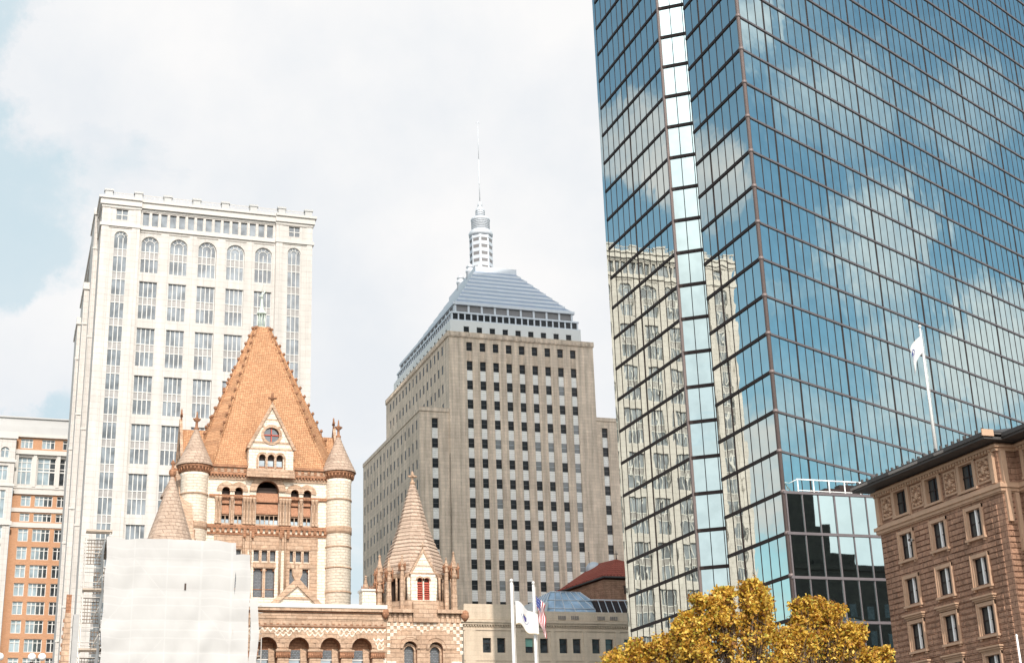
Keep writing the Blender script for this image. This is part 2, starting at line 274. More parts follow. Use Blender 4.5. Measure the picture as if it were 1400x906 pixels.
# ------------------------------------------------------------------ mesh builder
class Fr:
    """facade frame: u along the wall, z up, d inwards"""
    def __init__(s, o, t, n): s.o, s.t, s.n = o, t, n
    def P(s, u, z, d=0.0):
        return (s.o[0] + s.t[0] * u + s.n[0] * d, s.o[1] + s.t[1] * u + s.n[1] * d, z)
def front(y): return Fr((0, y), (1, 0), (0, 1))
def side(x): return Fr((x, 0), (0, 1), (1, 0))
class MB:
    def __init__(s): s.v = []; s.f = []; s.m = []; s.mats = []; s.cur = 0; s.smooth = []; s.sm = False
    def use(s, key):
        mt = M[key] if isinstance(key, str) else key
        if mt not in s.mats: s.mats.append(mt)
        s.cur = s.mats.index(mt); return s
    def face(s, pts):
        b = len(s.v); s.v.extend(pts); s.f.append(tuple(range(b, b + len(pts)))); s.m.append(s.cur); s.smooth.append(s.sm)
    def hexa(s, p):
        b = len(s.v); s.v.extend(p)
        for q in ((0, 3, 2, 1), (4, 5, 6, 7), (0, 1, 5, 4), (1, 2, 6, 5), (2, 3, 7, 6), (3, 0, 4, 7)):
            s.f.append(tuple(b + i for i in q)); s.m.append(s.cur); s.smooth.append(False)
    def box(s, x0, x1, y0, y1, z0, z1):
        s.hexa([(x0, y0, z0), (x1, y0, z0), (x1, y1, z0), (x0, y1, z0), (x0, y0, z1), (x1, y0, z1), (x1, y1, z1), (x0, y1, z1)]); return s
    def fbox(s, fr, u0, u1, z0, z1, d0, d1):
        P = fr.P
        s.hexa([P(u0, z0, d0), P(u1, z0, d0), P(u1, z0, d1), P(u0, z0, d1), P(u0, z1, d0), P(u1, z1, d0), P(u1, z1, d1), P(u0, z1, d1)]); return s
    def fquad(s, fr, u0, u1, z0, z1, d=0.0):
        P = fr.P; s.face([P(u0, z0, d), P(u1, z0, d), P(u1, z1, d), P(u0, z1, d)]); return s
    def prism(s, fr, pts, d0, d1):
        P = fr.P; n = len(pts)
        s.face([P(u, z, d0) for u, z in pts]); s.face([P(u, z, d1) for u, z in reversed(pts)])
        for i in range(n):
            a, b = pts[i], pts[(i + 1) % n]
            s.face([P(*a, d0), P(*a, d1), P(*b, d1), P(*b, d0)])
        return s
    def ring(s, fr, cu, cz, r0, r1, a0, a1, d0, d1, n=14):
        """arch band between radii r0<r1 (degrees a0..a1)"""
        P = fr.P
        for i in range(n):
            A = R(a0 + (a1 - a0) * i / n); B = R(a0 + (a1 - a0) * (i + 1) / n)
            q = [(cu + r0 * math.cos(A), cz + r0 * math.sin(A)), (cu + r1 * math.cos(A), cz + r1 * math.sin(A)), (cu + r1 * math.cos(B), cz + r1 * math.sin(B)), (cu + r0 * math.cos(B), cz + r0 * math.sin(B))]
            s.face([P(u, z, d0) for u, z in q])
            s.face([P(*q[0], d0), P(*q[3], d0), P(*q[3], d1), P(*q[0], d1)])
            s.face([P(*q[1], d0), P(*q[2], d0), P(*q[2], d1), P(*q[1], d1)])
        return s
    def lathe(s, cx, cy, prof, n=24, a0=0.0, smooth=True):
        """profile of (r,z)"""
        old = s.sm; s.sm = smooth
        b = len(s.v)
        for r, z in prof:
            for i in range(n):
                a = a0 + 2 * math.pi * i / n; s.v.append((cx + r * math.cos(a), cy + r * math.sin(a), z))
        for k in range(len(prof) - 1):
            for i in range(n):
                j = (i + 1) % n
                s.f.append((b + k * n + i, b + k * n + j, b + (k + 1) * n + j, b + (k + 1) * n + i)); s.m.append(s.cur); s.smooth.append(smooth)
        s.f.append(tuple(b + i for i in reversed(range(n)))); s.m.append(s.cur); s.smooth.append(False)
        s.f.append(tuple(b + (len(prof) - 1) * n + i for i in range(n))); s.m.append(s.cur); s.smooth.append(False)
        s.sm = old; return s
    def tube(s, a, b, r, n=6, r2=None):
        a = Vector(a); b = Vector(b); d = (b - a)
        if d.length < 1e-6: return s
        q = d.to_track_quat('Z', 'Y'); r2 = r if r2 is None else r2
        base = len(s.v)
        for p, rr in ((a, r), (b, r2)):
            for i in range(n):
                t = 2 * math.pi * i / n; s.v.append(tuple(p + q @ Vector((rr * math.cos(t), rr * math.sin(t), 0))))
        for i in range(n):
            j = (i + 1) % n; s.f.append((base + i, base + j, base + n + j, base + n + i)); s.m.append(s.cur); s.smooth.append(True)
        s.f.append(tuple(base + i for i in reversed(range(n)))); s.m.append(s.cur); s.smooth.append(False)
        s.f.append(tuple(base + n + i for i in range(n))); s.m.append(s.cur); s.smooth.append(False)
        return s
    def facade(s, fr, u0, u1, z0, z1, ops, depth=0.4, reveal=None, d=0.0):
        """wall sheet with openings (ua,ub,za,zb,arch) and their reveals"""
        P = fr.P; cur = s.cur
        us = sorted({u0, u1, *[o[0] for o in ops], *[o[1] for o in ops]}); us = [u for u in us if u0 <= u <= u1]
        zs = sorted({z0, z1, *[o[2] for o in ops], *[o[3] for o in ops]}); zs = [z for z in zs if z0 <= z <= z1]
        for i in range(len(us) - 1):
            um = (us[i] + us[i + 1]) / 2; start = None
            for j in range(len(zs) - 1):
                zm = (zs[j] + zs[j + 1]) / 2
                hole = any(o[0] < um < o[1] and o[2] < zm < o[3] for o in ops)
                if not hole and start is None: start = zs[j]
                if hole and start is not None: s.fquad(fr, us[i], us[i + 1], start, zs[j], d); start = None
            if start is not None: s.fquad(fr, us[i], us[i + 1], start, zs[-1], d)
        for o in ops:
            ua, ub, za, zb = o[:4]; arch = len(o) > 4 and o[4]
            if reveal: s.use(reveal)
            e = d + depth
            if not arch:
                s.face([P(ua, zb, d), P(ub, zb, d), P(ub, zb, e), P(ua, zb, e)]); top = zb
            else:
                r = (ub - ua) / 2; c = (ua + ub) / 2; top = zb - r; n = 12
                pts = [(c - r * math.cos(math.pi * k / n), top + r * math.sin(math.pi * k / n)) for k in range(n + 1)]
                for k in range(n):
                    s.face([P(*pts[k], d), P(*pts[k + 1], d), P(*pts[k + 1], e), P(*pts[k], e)])
                s.cur = cur
                for k in range(n):
                    cor = (ua, zb) if k < n / 2 else (ub, zb)
                    s.face([P(*cor, d), P(*pts[k], d), P(*pts[k + 1], d)])
                if reveal: s.use(reveal)
            s.face([P(ua, za, d), P(ub, za, d), P(ub, za, e), P(ua, za, e)])
            s.face([P(ua, za, d), P(ua, top, d), P(ua, top, e), P(ua, za, e)])
            s.face([P(ub, za, d), P(ub, top, d), P(ub, top, e), P(ub, za, e)])
            s.cur = cur
        return s
    def mesh(s, name, off=(0, 0, 0)):
        me = bpy.data.meshes.new(name)
        me.from_pydata([(x - off[0], y - off[1], z - off[2]) for x, y, z in s.v], [], s.f)
        for mt in s.mats: me.materials.append(mt)
        me.polygons.foreach_set('material_index', s.m)
        me.polygons.foreach_set('use_smooth', s.smooth)
        me.update(); return me
    def build(s, name, parent=None, **props):
        off = wloc(parent) if parent else (0, 0, 0)
        o = bpy.data.objects.new(name, s.mesh(name, off)); col.objects.link(o)
        if parent: o.parent = parent
        for k, v in props.items(): o[k] = v
        return o
def wloc(o):
    x = y = z = 0.0
    while o: x += o.location.x; y += o.location.y; z += o.location.z; o = o.parent
    return (x, y, z)
def thing(name, loc, label, category, group=None, parent=None):
    o = bpy.data.objects.new(name, None); o.location = loc; o.empty_display_size = 0.5; col.objects.link(o)
    o['label'] = label; o['category'] = category
    if group: o['group'] = group
    return o
def place(name, me, parent, loc, rotz=0.0):
    o = bpy.data.objects.new(name, me); col.objects.link(o); w = wloc(parent)
    o.parent = parent; o.location = (loc[0] - w[0], loc[1] - w[1], loc[2] - w[2]); o.rotation_euler = (0, 0, rotz)
    return o
def many(name, mb, parent, locs, sidef=False, limit=100):
    """first `limit` repeats as separate parts sharing a mesh, the rest as one stuff part"""
    me = mb.mesh(name); rz = -math.pi / 2 if sidef else 0.0; out = []
    for l in locs[:limit]: out.append(place(name, me, parent, l, rz))
    rest = locs[limit:]
    if rest:
        g = MB(); g.mats = list(mb.mats)
        for l in rest:
            b = len(g.v)
            g.v.extend([((y + l[0], -x + l[1], z + l[2]) if sidef else (x + l[0], y + l[1], z + l[2])) for x, y, z in mb.v])
            g.f.extend([tuple(i + b for i in f) for f in mb.f]); g.m.extend(mb.m); g.smooth.extend(mb.smooth)
        o = g.build(name + '_rows', parent); o['kind'] = 'stuff'; out.append(o)
    return out
F0 = front(0)

# ------------------------------------------------------------------ ground, road
g = MB().use('earth'); g.face([(-3000, -3000, -0.02), (3000, -3000, -0.02), (3000, 3000, -0.02), (-3000, 3000, -0.02)])
g.build('ground', kind='structure')
g = MB().use('ground'); g.box(-60, 44, -40, 74, -0.015, 0.13); g.build('plaza', kind='structure')
g = MB().use('asphalt')
g.face([(44, -300, -0.008), (53.5, -300, -0.008), (53.5, 90, -0.008), (44, 90, -0.008)]); g.build('street_beside_the_hotel', kind='structure')
g = MB().use('asphalt'); g.face([(-300, 154, -0.004), (300, 154, -0.004), (300, 170, -0.004), (-300, 170, -0.004)]); g.build('cross_street', kind='structure')
g = MB().use('kerb'); g.box(44, 44.2, -40, 74, -0.015, 0.135); g.box(-60, 44, 74, 74.2, -0.015, 0.135); g.build('kerb', kind='structure')
g = MB().use('paint')
for k in range(40): g.box(48.7, 48.85, -140 + k * 5.5, -137 + k * 5.5, -0.007, -0.002)
g.build('lane_marking', kind='structure')

# ================================================================== GLASS SKYSCRAPER
XT = 65.8; A_ = (65.8, 113.6); HT = 240.0
ZF = [30.4 + 3.775 * k for k in range(-8, 56)]
az = R(64.37); dx, dy = math.sin(az), math.cos(az); LR = 96.0
frL = side(XT); frR = Fr(A_, (dx, dy), (-dy, dx))
# inward normal of the long face points away from the street (to +Y/-X side of the line)
T = thing('glass_skyscraper', (XT, 113.6, 0), 'tall blue mirror glass skyscraper with a dark notch down its short side', 'skyscraper')
def glass_grid(name, fr, u0, pitch, n, z0=0.2, seed=1, d=0.0, key='mirror', sd=.0012):
    rnd = random.Random(seed); m = MB().use(key)
    for i in range(n):
        a = u0 + i * pitch; b = a + pitch
        for k in range(len(ZF) - 1):
            za, zb = ZF[k], ZF[k + 1]
            if zb <= z0: continue
            za = max(za, z0)
            tu = rnd.gauss(0, sd) * pitch; tz = rnd.gauss(0, sd * .7) * 3.7
            P = fr.P
            m.face([P(a, za, d), P(b, za, d + tu), P(b, zb, d + tu + tz), P(a, zb, d + tz)])
    return m.build(name, T)
def mull(name, fr, u0, u1, pitch, heavy, z0, key, hbar, proud=0.10, first=None, h_half=0.15, keyh=None):
    m = MB().use(key)
    n = int(round((u1 - u0) / pitch))
    for i in range(n + 1):
        u = u0 + i * pitch; w = 0.075 if (i in heavy) else 0.034
        m.fbox(fr, u - w, u + w, z0, HT, -(0.06 if i in heavy else 0.035), 0.02)
    m.use(keyh or key)
    for z in ZF:
        if z > z0 - 0.1: m.fbox(fr, u0 - 0.02, u1 + 0.02, z - h_half, z + h_half, -proud, 0.02)
    return m.build(name, T)
# short side: far part, near part, notch between
glass_grid('glass_wall', frL, 131.4, 1.6, 11, seed=2, key='mirror_warm'); 
mull('mullion_grid', frL, 131.4, 149.0, 1.6, {6}, 0.2, 'bronze', .15)
g = MB().use('mirror_warm'); g.fquad(frL, 149.0, 149.8, 0.2, HT); g.build('glass_wall', T)
glass_grid('glass_wall', frL, 113.7, 1.614, 7, seed=3, key='mirror_warm')
mull('mullion_grid', frL, 113.7, 125.0, 1.614, {5}, 0.2, 'bronze', .15)
nd = (0.80, -0.60)
frN = Fr((65.8, 131.4), nd, (0.6, 0.8))
glass_grid('glass_wall', frN, 0.0, 1.4, 4, seed=4, d=0.03)
mull('mullion_grid', frN, 0.0, 5.6, 1.4, set(), 0.2, 'bronze', .15, h_half=0.17)
g = MB().use('corner_metal'); g.box(65.68, 65.95, 131.28, 131.52, 0.2, HT); g.build('corner_column', T)
V2 = (65.8 + .8 * 5.333, 131.4 - .6 * 5.333)
g = MB().use('mirror'); g.face([(65.8, 125.0, 0.2), (V2[0], V2[1], 0.2), (V2[0], V2[1], HT), (65.8, 125.0, HT)])
g.build('glass_wall', T)
# long face
glass_grid('glass_wall', frR, 0.4, 1.415, 66, seed=5, z0=ZF[0], sd=.0022)
mull('mullion_grid', frR, 0.4, 0.4 + 66 * 1.415, 1.415, set(range(3, 70, 6)), 0.2, 'bronze', .12, proud=.12, h_half=0.095, keyh='bronze_light')
g = MB().use('corner_metal'); g.lathe(XT + .08, 113.62, [(0.2, 0.2), (0.2, HT)], 12)
for z in ZF: g.lathe(XT + .08, 113.62, [(0.26, z - .16), (0.26, z + .16)], 12)
g.build('corner_column', T)
# the two hidden sides and the roof
Cc = (A_[0] + dx * LR, A_[1] + dy * LR); Bb = (XT, 149.8); Dd = (Cc[0], Cc[1] + 36.2)
g = MB().use('mirror')
g.face([(Bb[0], Bb[1], 0), (Dd[0], Dd[1], 0), (Dd[0], Dd[1], HT), (Bb[0], Bb[1], HT)])
g.face([(Cc[0], Cc[1], 0), (Dd[0], Dd[1], 0), (Dd[0], Dd[1], HT), (Cc[0], Cc[1], HT)])
g.use('roofgrey'); g.face([(A_[0], A_[1], HT), (Cc[0], Cc[1], HT), (Dd[0], Dd[1], HT), (Bb[0], Bb[1], HT), (65.8, 131.4, HT), (V2[0], V2[1], HT), (65.8, 125, HT)])
g.build('rear_wall', T)
# low base block facing the square
ZB = [0.3, 3.8, 7.5, 11.3, 15.05, 18.8, 22.67, 26.6, 30.32]
frB = front(113.45); XB = 104.0
g = MB().use('mirror_flat'); rnd = random.Random(9)
for i in range(23):
    a = 66.0 + i * 1.65
    for k in range(len(ZB) - 1):
        t1, t2 = rnd.gauss(0, .0006), rnd.gauss(0, .0006)
        g.face([frB.P(a, ZB[k], 0), frB.P(a + 1.65, ZB[k], t1 * 1.6), frB.P(a + 1.65, ZB[k + 1], t1 * 1.6 + t2 * 3.7), frB.P(a, ZB[k + 1], t2 * 3.7)])
base_y = 113.45
bo = g.build('base_glass_wall', T)
g = MB().use('bronze_light')
for i in range(24):
    u = 66.0 + i * 1.65; w = .075 if i % 3 == 0 else .045; g.fbox(frB, u - w, u + w, 0.2, 30.32, -.09, .02)
for z in ZB: g.fbox(frB, 65.75, XB, z - .12, z + .12, -.13, .02)
g.build('base_mullion_grid', T)
g = MB().use('roofgrey'); g.face([(66.3, 113.4, 30.46), (XB, 113.4, 30.46), (XB, 131.6, 30.46)]); g.use('bronze'); g.face([(XB, 113.4, 0), (XB, 131.6, 0), (XB, 131.6, 30.44), (XB, 113.4, 30.44)])
g.build('terrace', T)
g = MB().use('white')
for i in range(9):
    u = 67.4 + i * 1.62; g.box(u - .045, u + .045, 113.5, 113.58, 30.46, 31.62)
g.box(67.3, 80.6, 113.49, 113.59, 31.56, 31.66); g.box(67.3, 80.6, 113.5, 113.56, 30.56, 30.62)
g.tube((66.75, 114.2, 30.46), (66.75, 114.2, 31.3), .04); g.tube((66.75, 114.2, 31.3), (67.4, 113.54, 31.62), .035)
g.build('terrace_railing', T)
rt = thing('rooftop_unit', (73.2, 115.3, 30.46), 'low dark rooftop machine behind the white railing of the glass tower base', 'air handler')
g = MB().use('bronze'); g.box(71.0, 75.0, 114.9, 115.9, 30.47, 31.25); g.box(72.6, 74.2, 114.95, 115.8, 31.25, 31.65); g.build('casing', rt)
g = MB().use('bronze_light'); g.tube((73.6, 115.2, 31.65), (73.6, 115.2, 31.95), .08); g.tube((73.2, 115.2, 31.95), (74.4, 115.2, 31.95), .07); g.build('duct', rt)

# ================================================================== WHITE OFFICE TOWER
W = thing('white_office_tower', (27, 220, 0), 'tall pale limestone office tower with arched top windows and a posted parapet', 'office tower')
YW = 220.0; f = front(YW); fc = front(YW + 0.45)
bays = [(16.6, 19.35), (21.08, 23.85), (25.52, 28.4), (30.05, 32.92), (34.6, 37.42)]
rows = [87.8 - 7.74 * k for k in range(11)]
opsC = []
for a, b in bays:
    for k, z in enumerate(rows):
        opsC.append((a, b, z, z + (6.15 if k == 0 else 6.2), k == 0))
attic = [(16.62 + 1.418 * i, 16.62 + 1.418 * i + 1.02) for i in range(15)]
for a, b in attic: opsC.append((a, b, 95.75, 98.0))
g = MB().use('wlime')
g.facade(fc, 16.25, 37.9, 0, 98.6, opsC, depth=.35)
stripL = (12.35, 14.45); stripR = (39.85, 42.0)
for (u0, u1), st, sq in (((10.3, 16.25), stripL, (12.45, 14.3)), ((37.9, 43.92), stripR, (40.0, 41.85))):
    g.facade(f, u0, u1, 0, 98.6, [(st[0], st[1], 6, 94.25, True), (sq[0], sq[1], 96.2, 97.95)], depth=.3)
g.fquad(Fr((16.25, 0), (0, 1), (1, 0)), YW, YW + .45, 0, 98.6); g.fquad(Fr((37.9, 0), (0, 1), (1, 0)), YW, YW + .45, 0, 98.6)
# sides, back, roof
g.face([(10.3, YW, 0), (10.3, 262, 0), (10.3, 262, 98.6), (10.3, YW, 98.6)])
g.face([(43.92, YW, 0), (43.92, 262, 0), (43.92, 262, 98.6), (43.92, YW, 98.6)])
g.face([(10.3, 262, 0), (43.92, 262, 0), (43.92, 262, 98.6), (10.3, 262, 98.6)])
g.use('roofgrey'); g.face([(10.3, YW, 98.55), (43.92, YW, 98.55), (43.92, 262, 98.55), (10.3, 262, 98.55)])
g.build('wall', W)
g = MB().use('wtrim')
def band(g, z0, z1, p, pc=None):
    pc = p if pc is None else pc
    g.fbox(f, 10.3 - p, 16.25 + .1, z0, z1, -p, .0 - .003); g.fbox(f, 37.9 - .1, 43.92 + p, z0, z1, -p, -.003)
    g.fbox(fc, 16.36, 37.79, z0, z1, -pc, -.003)
    g.box(10.3 - p, 10.297, YW - .002, 262, z0, z1); g.box(43.923, 43.92 + p, YW - .002, 262, z0, z1)
band(g, 98.6, 99.55, .35); band(g, 99.55, 99.95, .6); band(g, 94.95, 95.45, .25); band(g, 98.2, 98.58, .12)
g.build('cornice', W)
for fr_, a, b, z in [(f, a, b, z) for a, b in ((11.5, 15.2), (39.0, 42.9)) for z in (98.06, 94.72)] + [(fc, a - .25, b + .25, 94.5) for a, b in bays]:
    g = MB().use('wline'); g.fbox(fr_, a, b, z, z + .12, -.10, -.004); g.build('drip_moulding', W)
g = MB().use('wlime')
for a, b in ((15.0, 16.22), (10.35, 11.45)): g.fbox(f, a, b, 0, 94.9, -.12, -.003)
for a, b in ((37.95, 39.0), (43.0, 43.9)): g.fbox(f, a, b, 0, 94.9, -.12, -.003)
g.build('corner_pilaster', W)
# parapet posts and railings
g = MB().use('roofgrey'); g.box(-.58, .58, 0, .9, 0, .95); g.box(-.72, .72, -.12, 1.02, .95, 1.25)
posts = [11.15, 15.75, 20.35, 24.95, 29.55, 34.15, 38.75, 43.2]
many('parapet_post', g, W, [(x, YW - .2 if (x < 16 or x > 38) else YW + .1, 99.95) for x in posts])
g = MB().use('wtrim')
for i in range(7):
    a, b = posts[i] + .72, posts[i + 1] - .72
    g.box(a, b, YW + .3, YW + .36, 100.85, 100.93); g.box(a, b, YW + .3, YW + .36, 100.05, 100.1)
    n = 14
    for k in range(n + 1):
        x = a + (b - a) * k / n; g.box(x - .025, x + .025, YW + .31, YW + .35, 100.1, 100.85)
g.build('parapet_railing', W)
g = MB().use('wlime')
for i in range(9): g.box(10.32, 11.4, 224.5 + i * 4.5 - .5, 224.5 + i * 4.5 + .5, 99.95, 101.1)
g.build('side_parapet', W)
# windows: pane, spandrel panel, mullions
def win(w, h, cols, zr, arch=False, mw=.065, glass_=('wglass', 'wspan')):
    """zr: list of (z0,z1,kind) with kind 0 glass, 1 spandrel"""
    m = MB()
    ff = front(0)
    if arch:
        r = w / 2; zs = h - r; n = 12
        m.use(glass_[0]); m.face([(0, 0, 0), (w, 0, 0)] + [(r + r * math.cos(math.pi * k / n), 0, zs + r * math.sin(math.pi * k / n)) for k in range(n + 1)])
        for a, b, kd in zr:
            if kd: m.use(glass_[1]); m.fquad(ff, 0.01, w - .01, a, b, -.012)
        m.use('wmull')
        for c in range(cols + 1):
            u = w * c / cols
            t = zs if abs(u - r) > r * .52 else zs
            m.fbox(ff, u - mw, u + mw, 0, t, -.09, -.014)
        for a, b, kd in zr: m.fbox(ff, 0, w, b - mw, b + mw, -.085, -.014)
        m.ring(ff, r, zs, r - mw * 1.6, r, 0, 180, -.09, -.014, 12); m.ring(ff, r, zs, r * .52 - mw * .6, r * .52 + mw * .6, 0, 180, -.085, -.014, 10)
        for ang in (36, 72, 108, 144):
            A = R(ang); s_, c_ = math.sin(A), math.cos(A); t = mw * .6
            p0 = (r + r * .52 * c_, zs + r * .52 * s_); p1 = (r + r * c_, zs + r * s_)
            m.prism(ff, [(p0[0] - t * s_, p0[1] + t * c_), (p0[0] + t * s_, p0[1] - t * c_), (p1[0] + t * s_, p1[1] - t * c_), (p1[0] - t * s_, p1[1] + t * c_)], -.08, -.014)
    else:
        for a, b, kd in zr: m.use(glass_[1] if kd else glass_[0]); m.fquad(ff, 0, w, a, b, 0)
        m.use('wmull')
        for c in range(cols + 1):
            u = w * c / cols; m.fbox(ff, u - mw, u + mw, 0, h, -.09, -.002)
        for a, b, kd in zr[:-1]: m.fbox(ff, 0, w, b - mw, b + mw, -.085, -.003)
    return m
wa = win(2.78, 6.15, 4, [(0, 2.35, 0), (2.35, 3.55, 1), (3.55, 6.15, 0)], arch=True)
many('arched_window', wa, W, [(a, YW + .78, rows[0]) for a, b in bays])
wb = win(2.78, 6.2, 4, [(0, 2.4, 0), (2.4, 3.6, 1), (3.6, 6.2, 0)])
many('tall_window', wb, W, [(a, YW + .78, z) for z in rows[1:] for a, b in bays])
zr = []; z = 0
while z < 87: zr.append((z, z + 2.65, 0)); zr.append((z + 2.65, z + 3.86, 1)); z += 3.86
zr = [(a + .35, b + .35, k) for a, b, k in zr if b < 86.9]; zr.append((zr[-1][1], 88.25, 0)); zr.insert(0, (0, .35, 0))
ws = win(2.1, 88.25, 3, zr, arch=True, mw=.06)
many('strip_window', ws, W, [(12.35, YW + .28, 6.0), (39.88, YW + .28, 6.0)])
wq = win(1.85, 1.75, 2, [(0, .87, 0), (.87, 1.75, 0)])
many('square_window', wq, W, [(12.45, YW + .28, 96.2), (40.0, YW + .28, 96.2)])
wt = win(1.02, 2.25, 1, [(0, 2.25, 0)], mw=.04)
many('attic_window', wt, W, [(a, YW + .78, 95.75) for a, b in attic])
# stepped volumes on the left side
def step(x0, y0, top, xr=10.29):
    g = MB().use('wlime'); g.box(x0, xr, y0, y0 + 9, 0, top)
    n = max(2, int((xr - x0) / .55))
    for i in range(n + 1):
        x = x0 + (xr - x0 - .2) * i / n; g.box(x, x + .2, y0 - .06, y0 - .003, 0, top - .9)
    g.use('wtrim'); g.box(x0 - .2, xr - .005, y0 - .25, y0 + 9.2, top, top + .45)
    for k in range(5): g.box(x0 - .1, xr - .006, y0 - .16, y0 - .004, top - 6 - k * 15, top - 5.7 - k * 15)
    for k in range(2): g.box(x0 - .15, x0 + .9, y0 + .4 + k * 8 - k * 2, y0 + 1.5 + k * 8 - k * 2, top + .45, top + 1.4)
    g.build('stepped_side_wing', W)
step(9.55, 226, 99.2); step(8.75, 229.5, 87.5); step(8.25, 234, 83.0, 9.6)

# ================================================================== BRICK OFFICE BLOCK (left)
K = thing('brick_office_block', (0, 285, 0), 'orange brick and cream office block with rows of white framed windows at the far left', 'office block')
YB = 285.0; fb = front(YB)
frows = [57.12 - 3.40 * k for k in range(17)]
ops = []; cols_ = [(1.95, 3.75), (4.5, 7.62), (8.42, 10.9)]
for z in frows:
    for a, b in cols_: ops.append((a, b, z, z + 2.4))
for a, b in ((2.0, 3.75), (4.5, 7.7), (8.5, 11.0)): ops += [(a, b, 63.8, 65.85), (a, b, 60.9, 62.45)]
for a, b in ((.75, 3.5), (4.55, 7.85), (8.55, 11.6)): ops.append((a, b, 68.0, 73.3))
for a, b in ((1.2, 3.4), (5.05, 7.4), (8.9, 11.3)): ops.append((a, b, 75.0, 76.85))
g = MB().use('brick'); g.facade(fb, .42, 16, 0, 66.3, [o for o in ops if o[2] < 66], depth=.35, reveal='wtrim')
g.use('wlime'); g.facade(fb, .42, 16, 66.3, 74.4, [o for o in ops if 66 < o[2] < 74], depth=.6)
g.use('brick'); g.facade(fb, .42, 16, 74.4, 77.1, [o for o in ops if o[2] > 74], depth=.35, reveal='wtrim')
g.use('brick'); g.face([(16, YB, 0), (16, 330, 0), (16, 330, 77), (16, YB, 77)])
g.build('wall', K)
g = MB().use('wtrim')
for a, b, p in ((59.75, 60.65, .2), (62.65, 63.4, .2), (66.05, 66.75, .35), (73.75, 74.6, .5), (77.1, 77.7, .5), (67.2, 67.5, .15)): g.fbox(fb, .43, 16, a, b, -p, -.003)
for u in (.44, 3.72, 8.02, 11.7): g.fbox(fb, u, u + .62, 67.5, 73.75, -.25, -.003)
g.build('stone_band', K)
g = MB().use('roofgrey')
for k, (p, za, zb) in enumerate(((.2, 77.7, 79.3), (-.2, 79.3, 80.9), (.1, 80.9, 81.15))): g.box(-14, 16, YB - p, 330, za, zb)
for k in range(9): g.box(-12 + k * 3.1, -11.9 + k * 3.1, YB - .26, YB - .2, 77.7, 79.3)
g.build('roof', K)
# projecting cream bay at the far left
g = MB().use('wlime'); fp = front(YB - 1.6)
po = []
for z in frows: po += [(-2.6, -.9, z, z + 2.4), (-6.2, -4.0, z, z + 2.4)]
po = [p for p in po if p[3] < 60] + [(-2.6, -.85, 61.0, 66.4), (-2.6, -.75, 68.3, 71.1), (-6.4, -3.9, 61.0, 66.4), (-2.3, -.75, 72.6, 74.7, True)]
po = [(a, b, z0, z1) + tuple(r) for a, b, z0, z1, *r in po]
g.facade(fp, -14, .36, 0, 77.6, po, depth=.4); g.face([(.36, YB - 1.6, 0), (.36, YB + .1, 0), (.36, YB + .1, 77.6), (.36, YB - 1.6, 77.6)])
g.use('wtrim')
for a, b, p in ((59.75, 60.5, .3), (67.1, 67.6, .25), (71.7, 72.2, .3), (76.3, 77.6, .3)): g.fbox(fp, -14, .36 + p, a, b, -p, -.003)
g.build('projecting_bay', K)
def bwin(w, h, n, key, transom=.72, key2=None):
    m = MB().use(key); ff = front(0)
    for i in range(n):
        m.use(key2 if (key2 and i >= n / 2) else key); m.fquad(ff, w * i / n, w * (i + 1) / n, 0, h, 0)
    m.use('wmull')
    for i in range(n + 1): t = .11 if i in (0, n) else .085; m.fbox(ff, max(0, w * i / n - t), min(w, w * i / n + t), 0, h, -.1, -.003)
    for zq in (.06, h * transom, h - .06): m.fbox(ff, 0, w, zq - .06, zq + .06, -.095, -.004)
    return m
many('window', bwin(1.8, 2.4, 2, 'lglass'), K, [(1.95, YB + .33, z) for z in frows])
many('window', bwin(3.12, 2.4, 4, 'lglass', key2='dglass'), K, [(4.5, YB + .33, z) for z in frows])
many('window', bwin(2.48, 2.4, 3, 'dglass'), K, [(8.42, YB + .33, z) for z in frows])
for (a, b, z0, z1, k1, k2, n) in ((2.0, 3.75, 63.8, 65.85, 'lglass', None, 2), (4.5, 7.7, 63.8, 65.85, 'lglass', 'dglass', 4), (8.5, 11, 63.8, 65.85, 'dglass', None, 3),
                                  (2.0, 3.75, 60.9, 62.45, 'lglass', None, 2), (4.5, 7.7, 60.9, 62.45, 'lglass', 'dglass', 4), (8.5, 11, 60.9, 62.45, 'dglass', None, 3),
                                  (1.2, 3.4, 75, 76.85, 'lglass', None, 3), (5.05, 7.4, 75, 76.85, 'lglass', 'dglass', 3), (8.9, 11.3, 75, 76.85, 'dglass', None, 3)):
    place('window', bwin(b - a, z1 - z0, n, k1, key2=k2).mesh('window'), K, (a, YB + .33, z0))
for i, (a, b) in enumerate(((.75, 3.5), (4.55, 7.85), (8.55, 11.6))):
    m = bwin(b - a, 5.3, 3, 'dglass' if i == 2 else 'lglass', transom=.82, key2='dglass' if i else None)
    m.use('wmull'); m.fbox(front(0), 0, b - a, 2.5, 2.75, -.094, -.005); m.fbox(front(0), 0, b - a, 3.15, 3.3, -.093, -.005)
    place('tall_window', m.mesh('tall_window'), K, (a, YB + .57, 68.0))
for (a, b, z0, z1) in [p[:4] for p in po]:
    place('window', bwin(b - a, z1 - z0, 3 if b - a > 2 else 2, 'lglass').mesh('window'), K, (a, YB - 1.23, z0))

# ================================================================== STEPPED STONE TOWER WITH SPIRE
G = thing('stepped_stone_tower', (105, 290, 0), 'grey brown stone tower with a stepped metal pyramid roof and a slim white spire', 'office tower')
YG = 290.0; fg = front(YG)
cx_ = [92.48 + 3.062 * i for i in range(9)]
zr_ = [103.3 - 4.37 * k for k in range(24)]
g = MB().use('bstone')
ops = [(x, x + 1.38, z, z + 2.02) for x in cx_ for z in zr_]
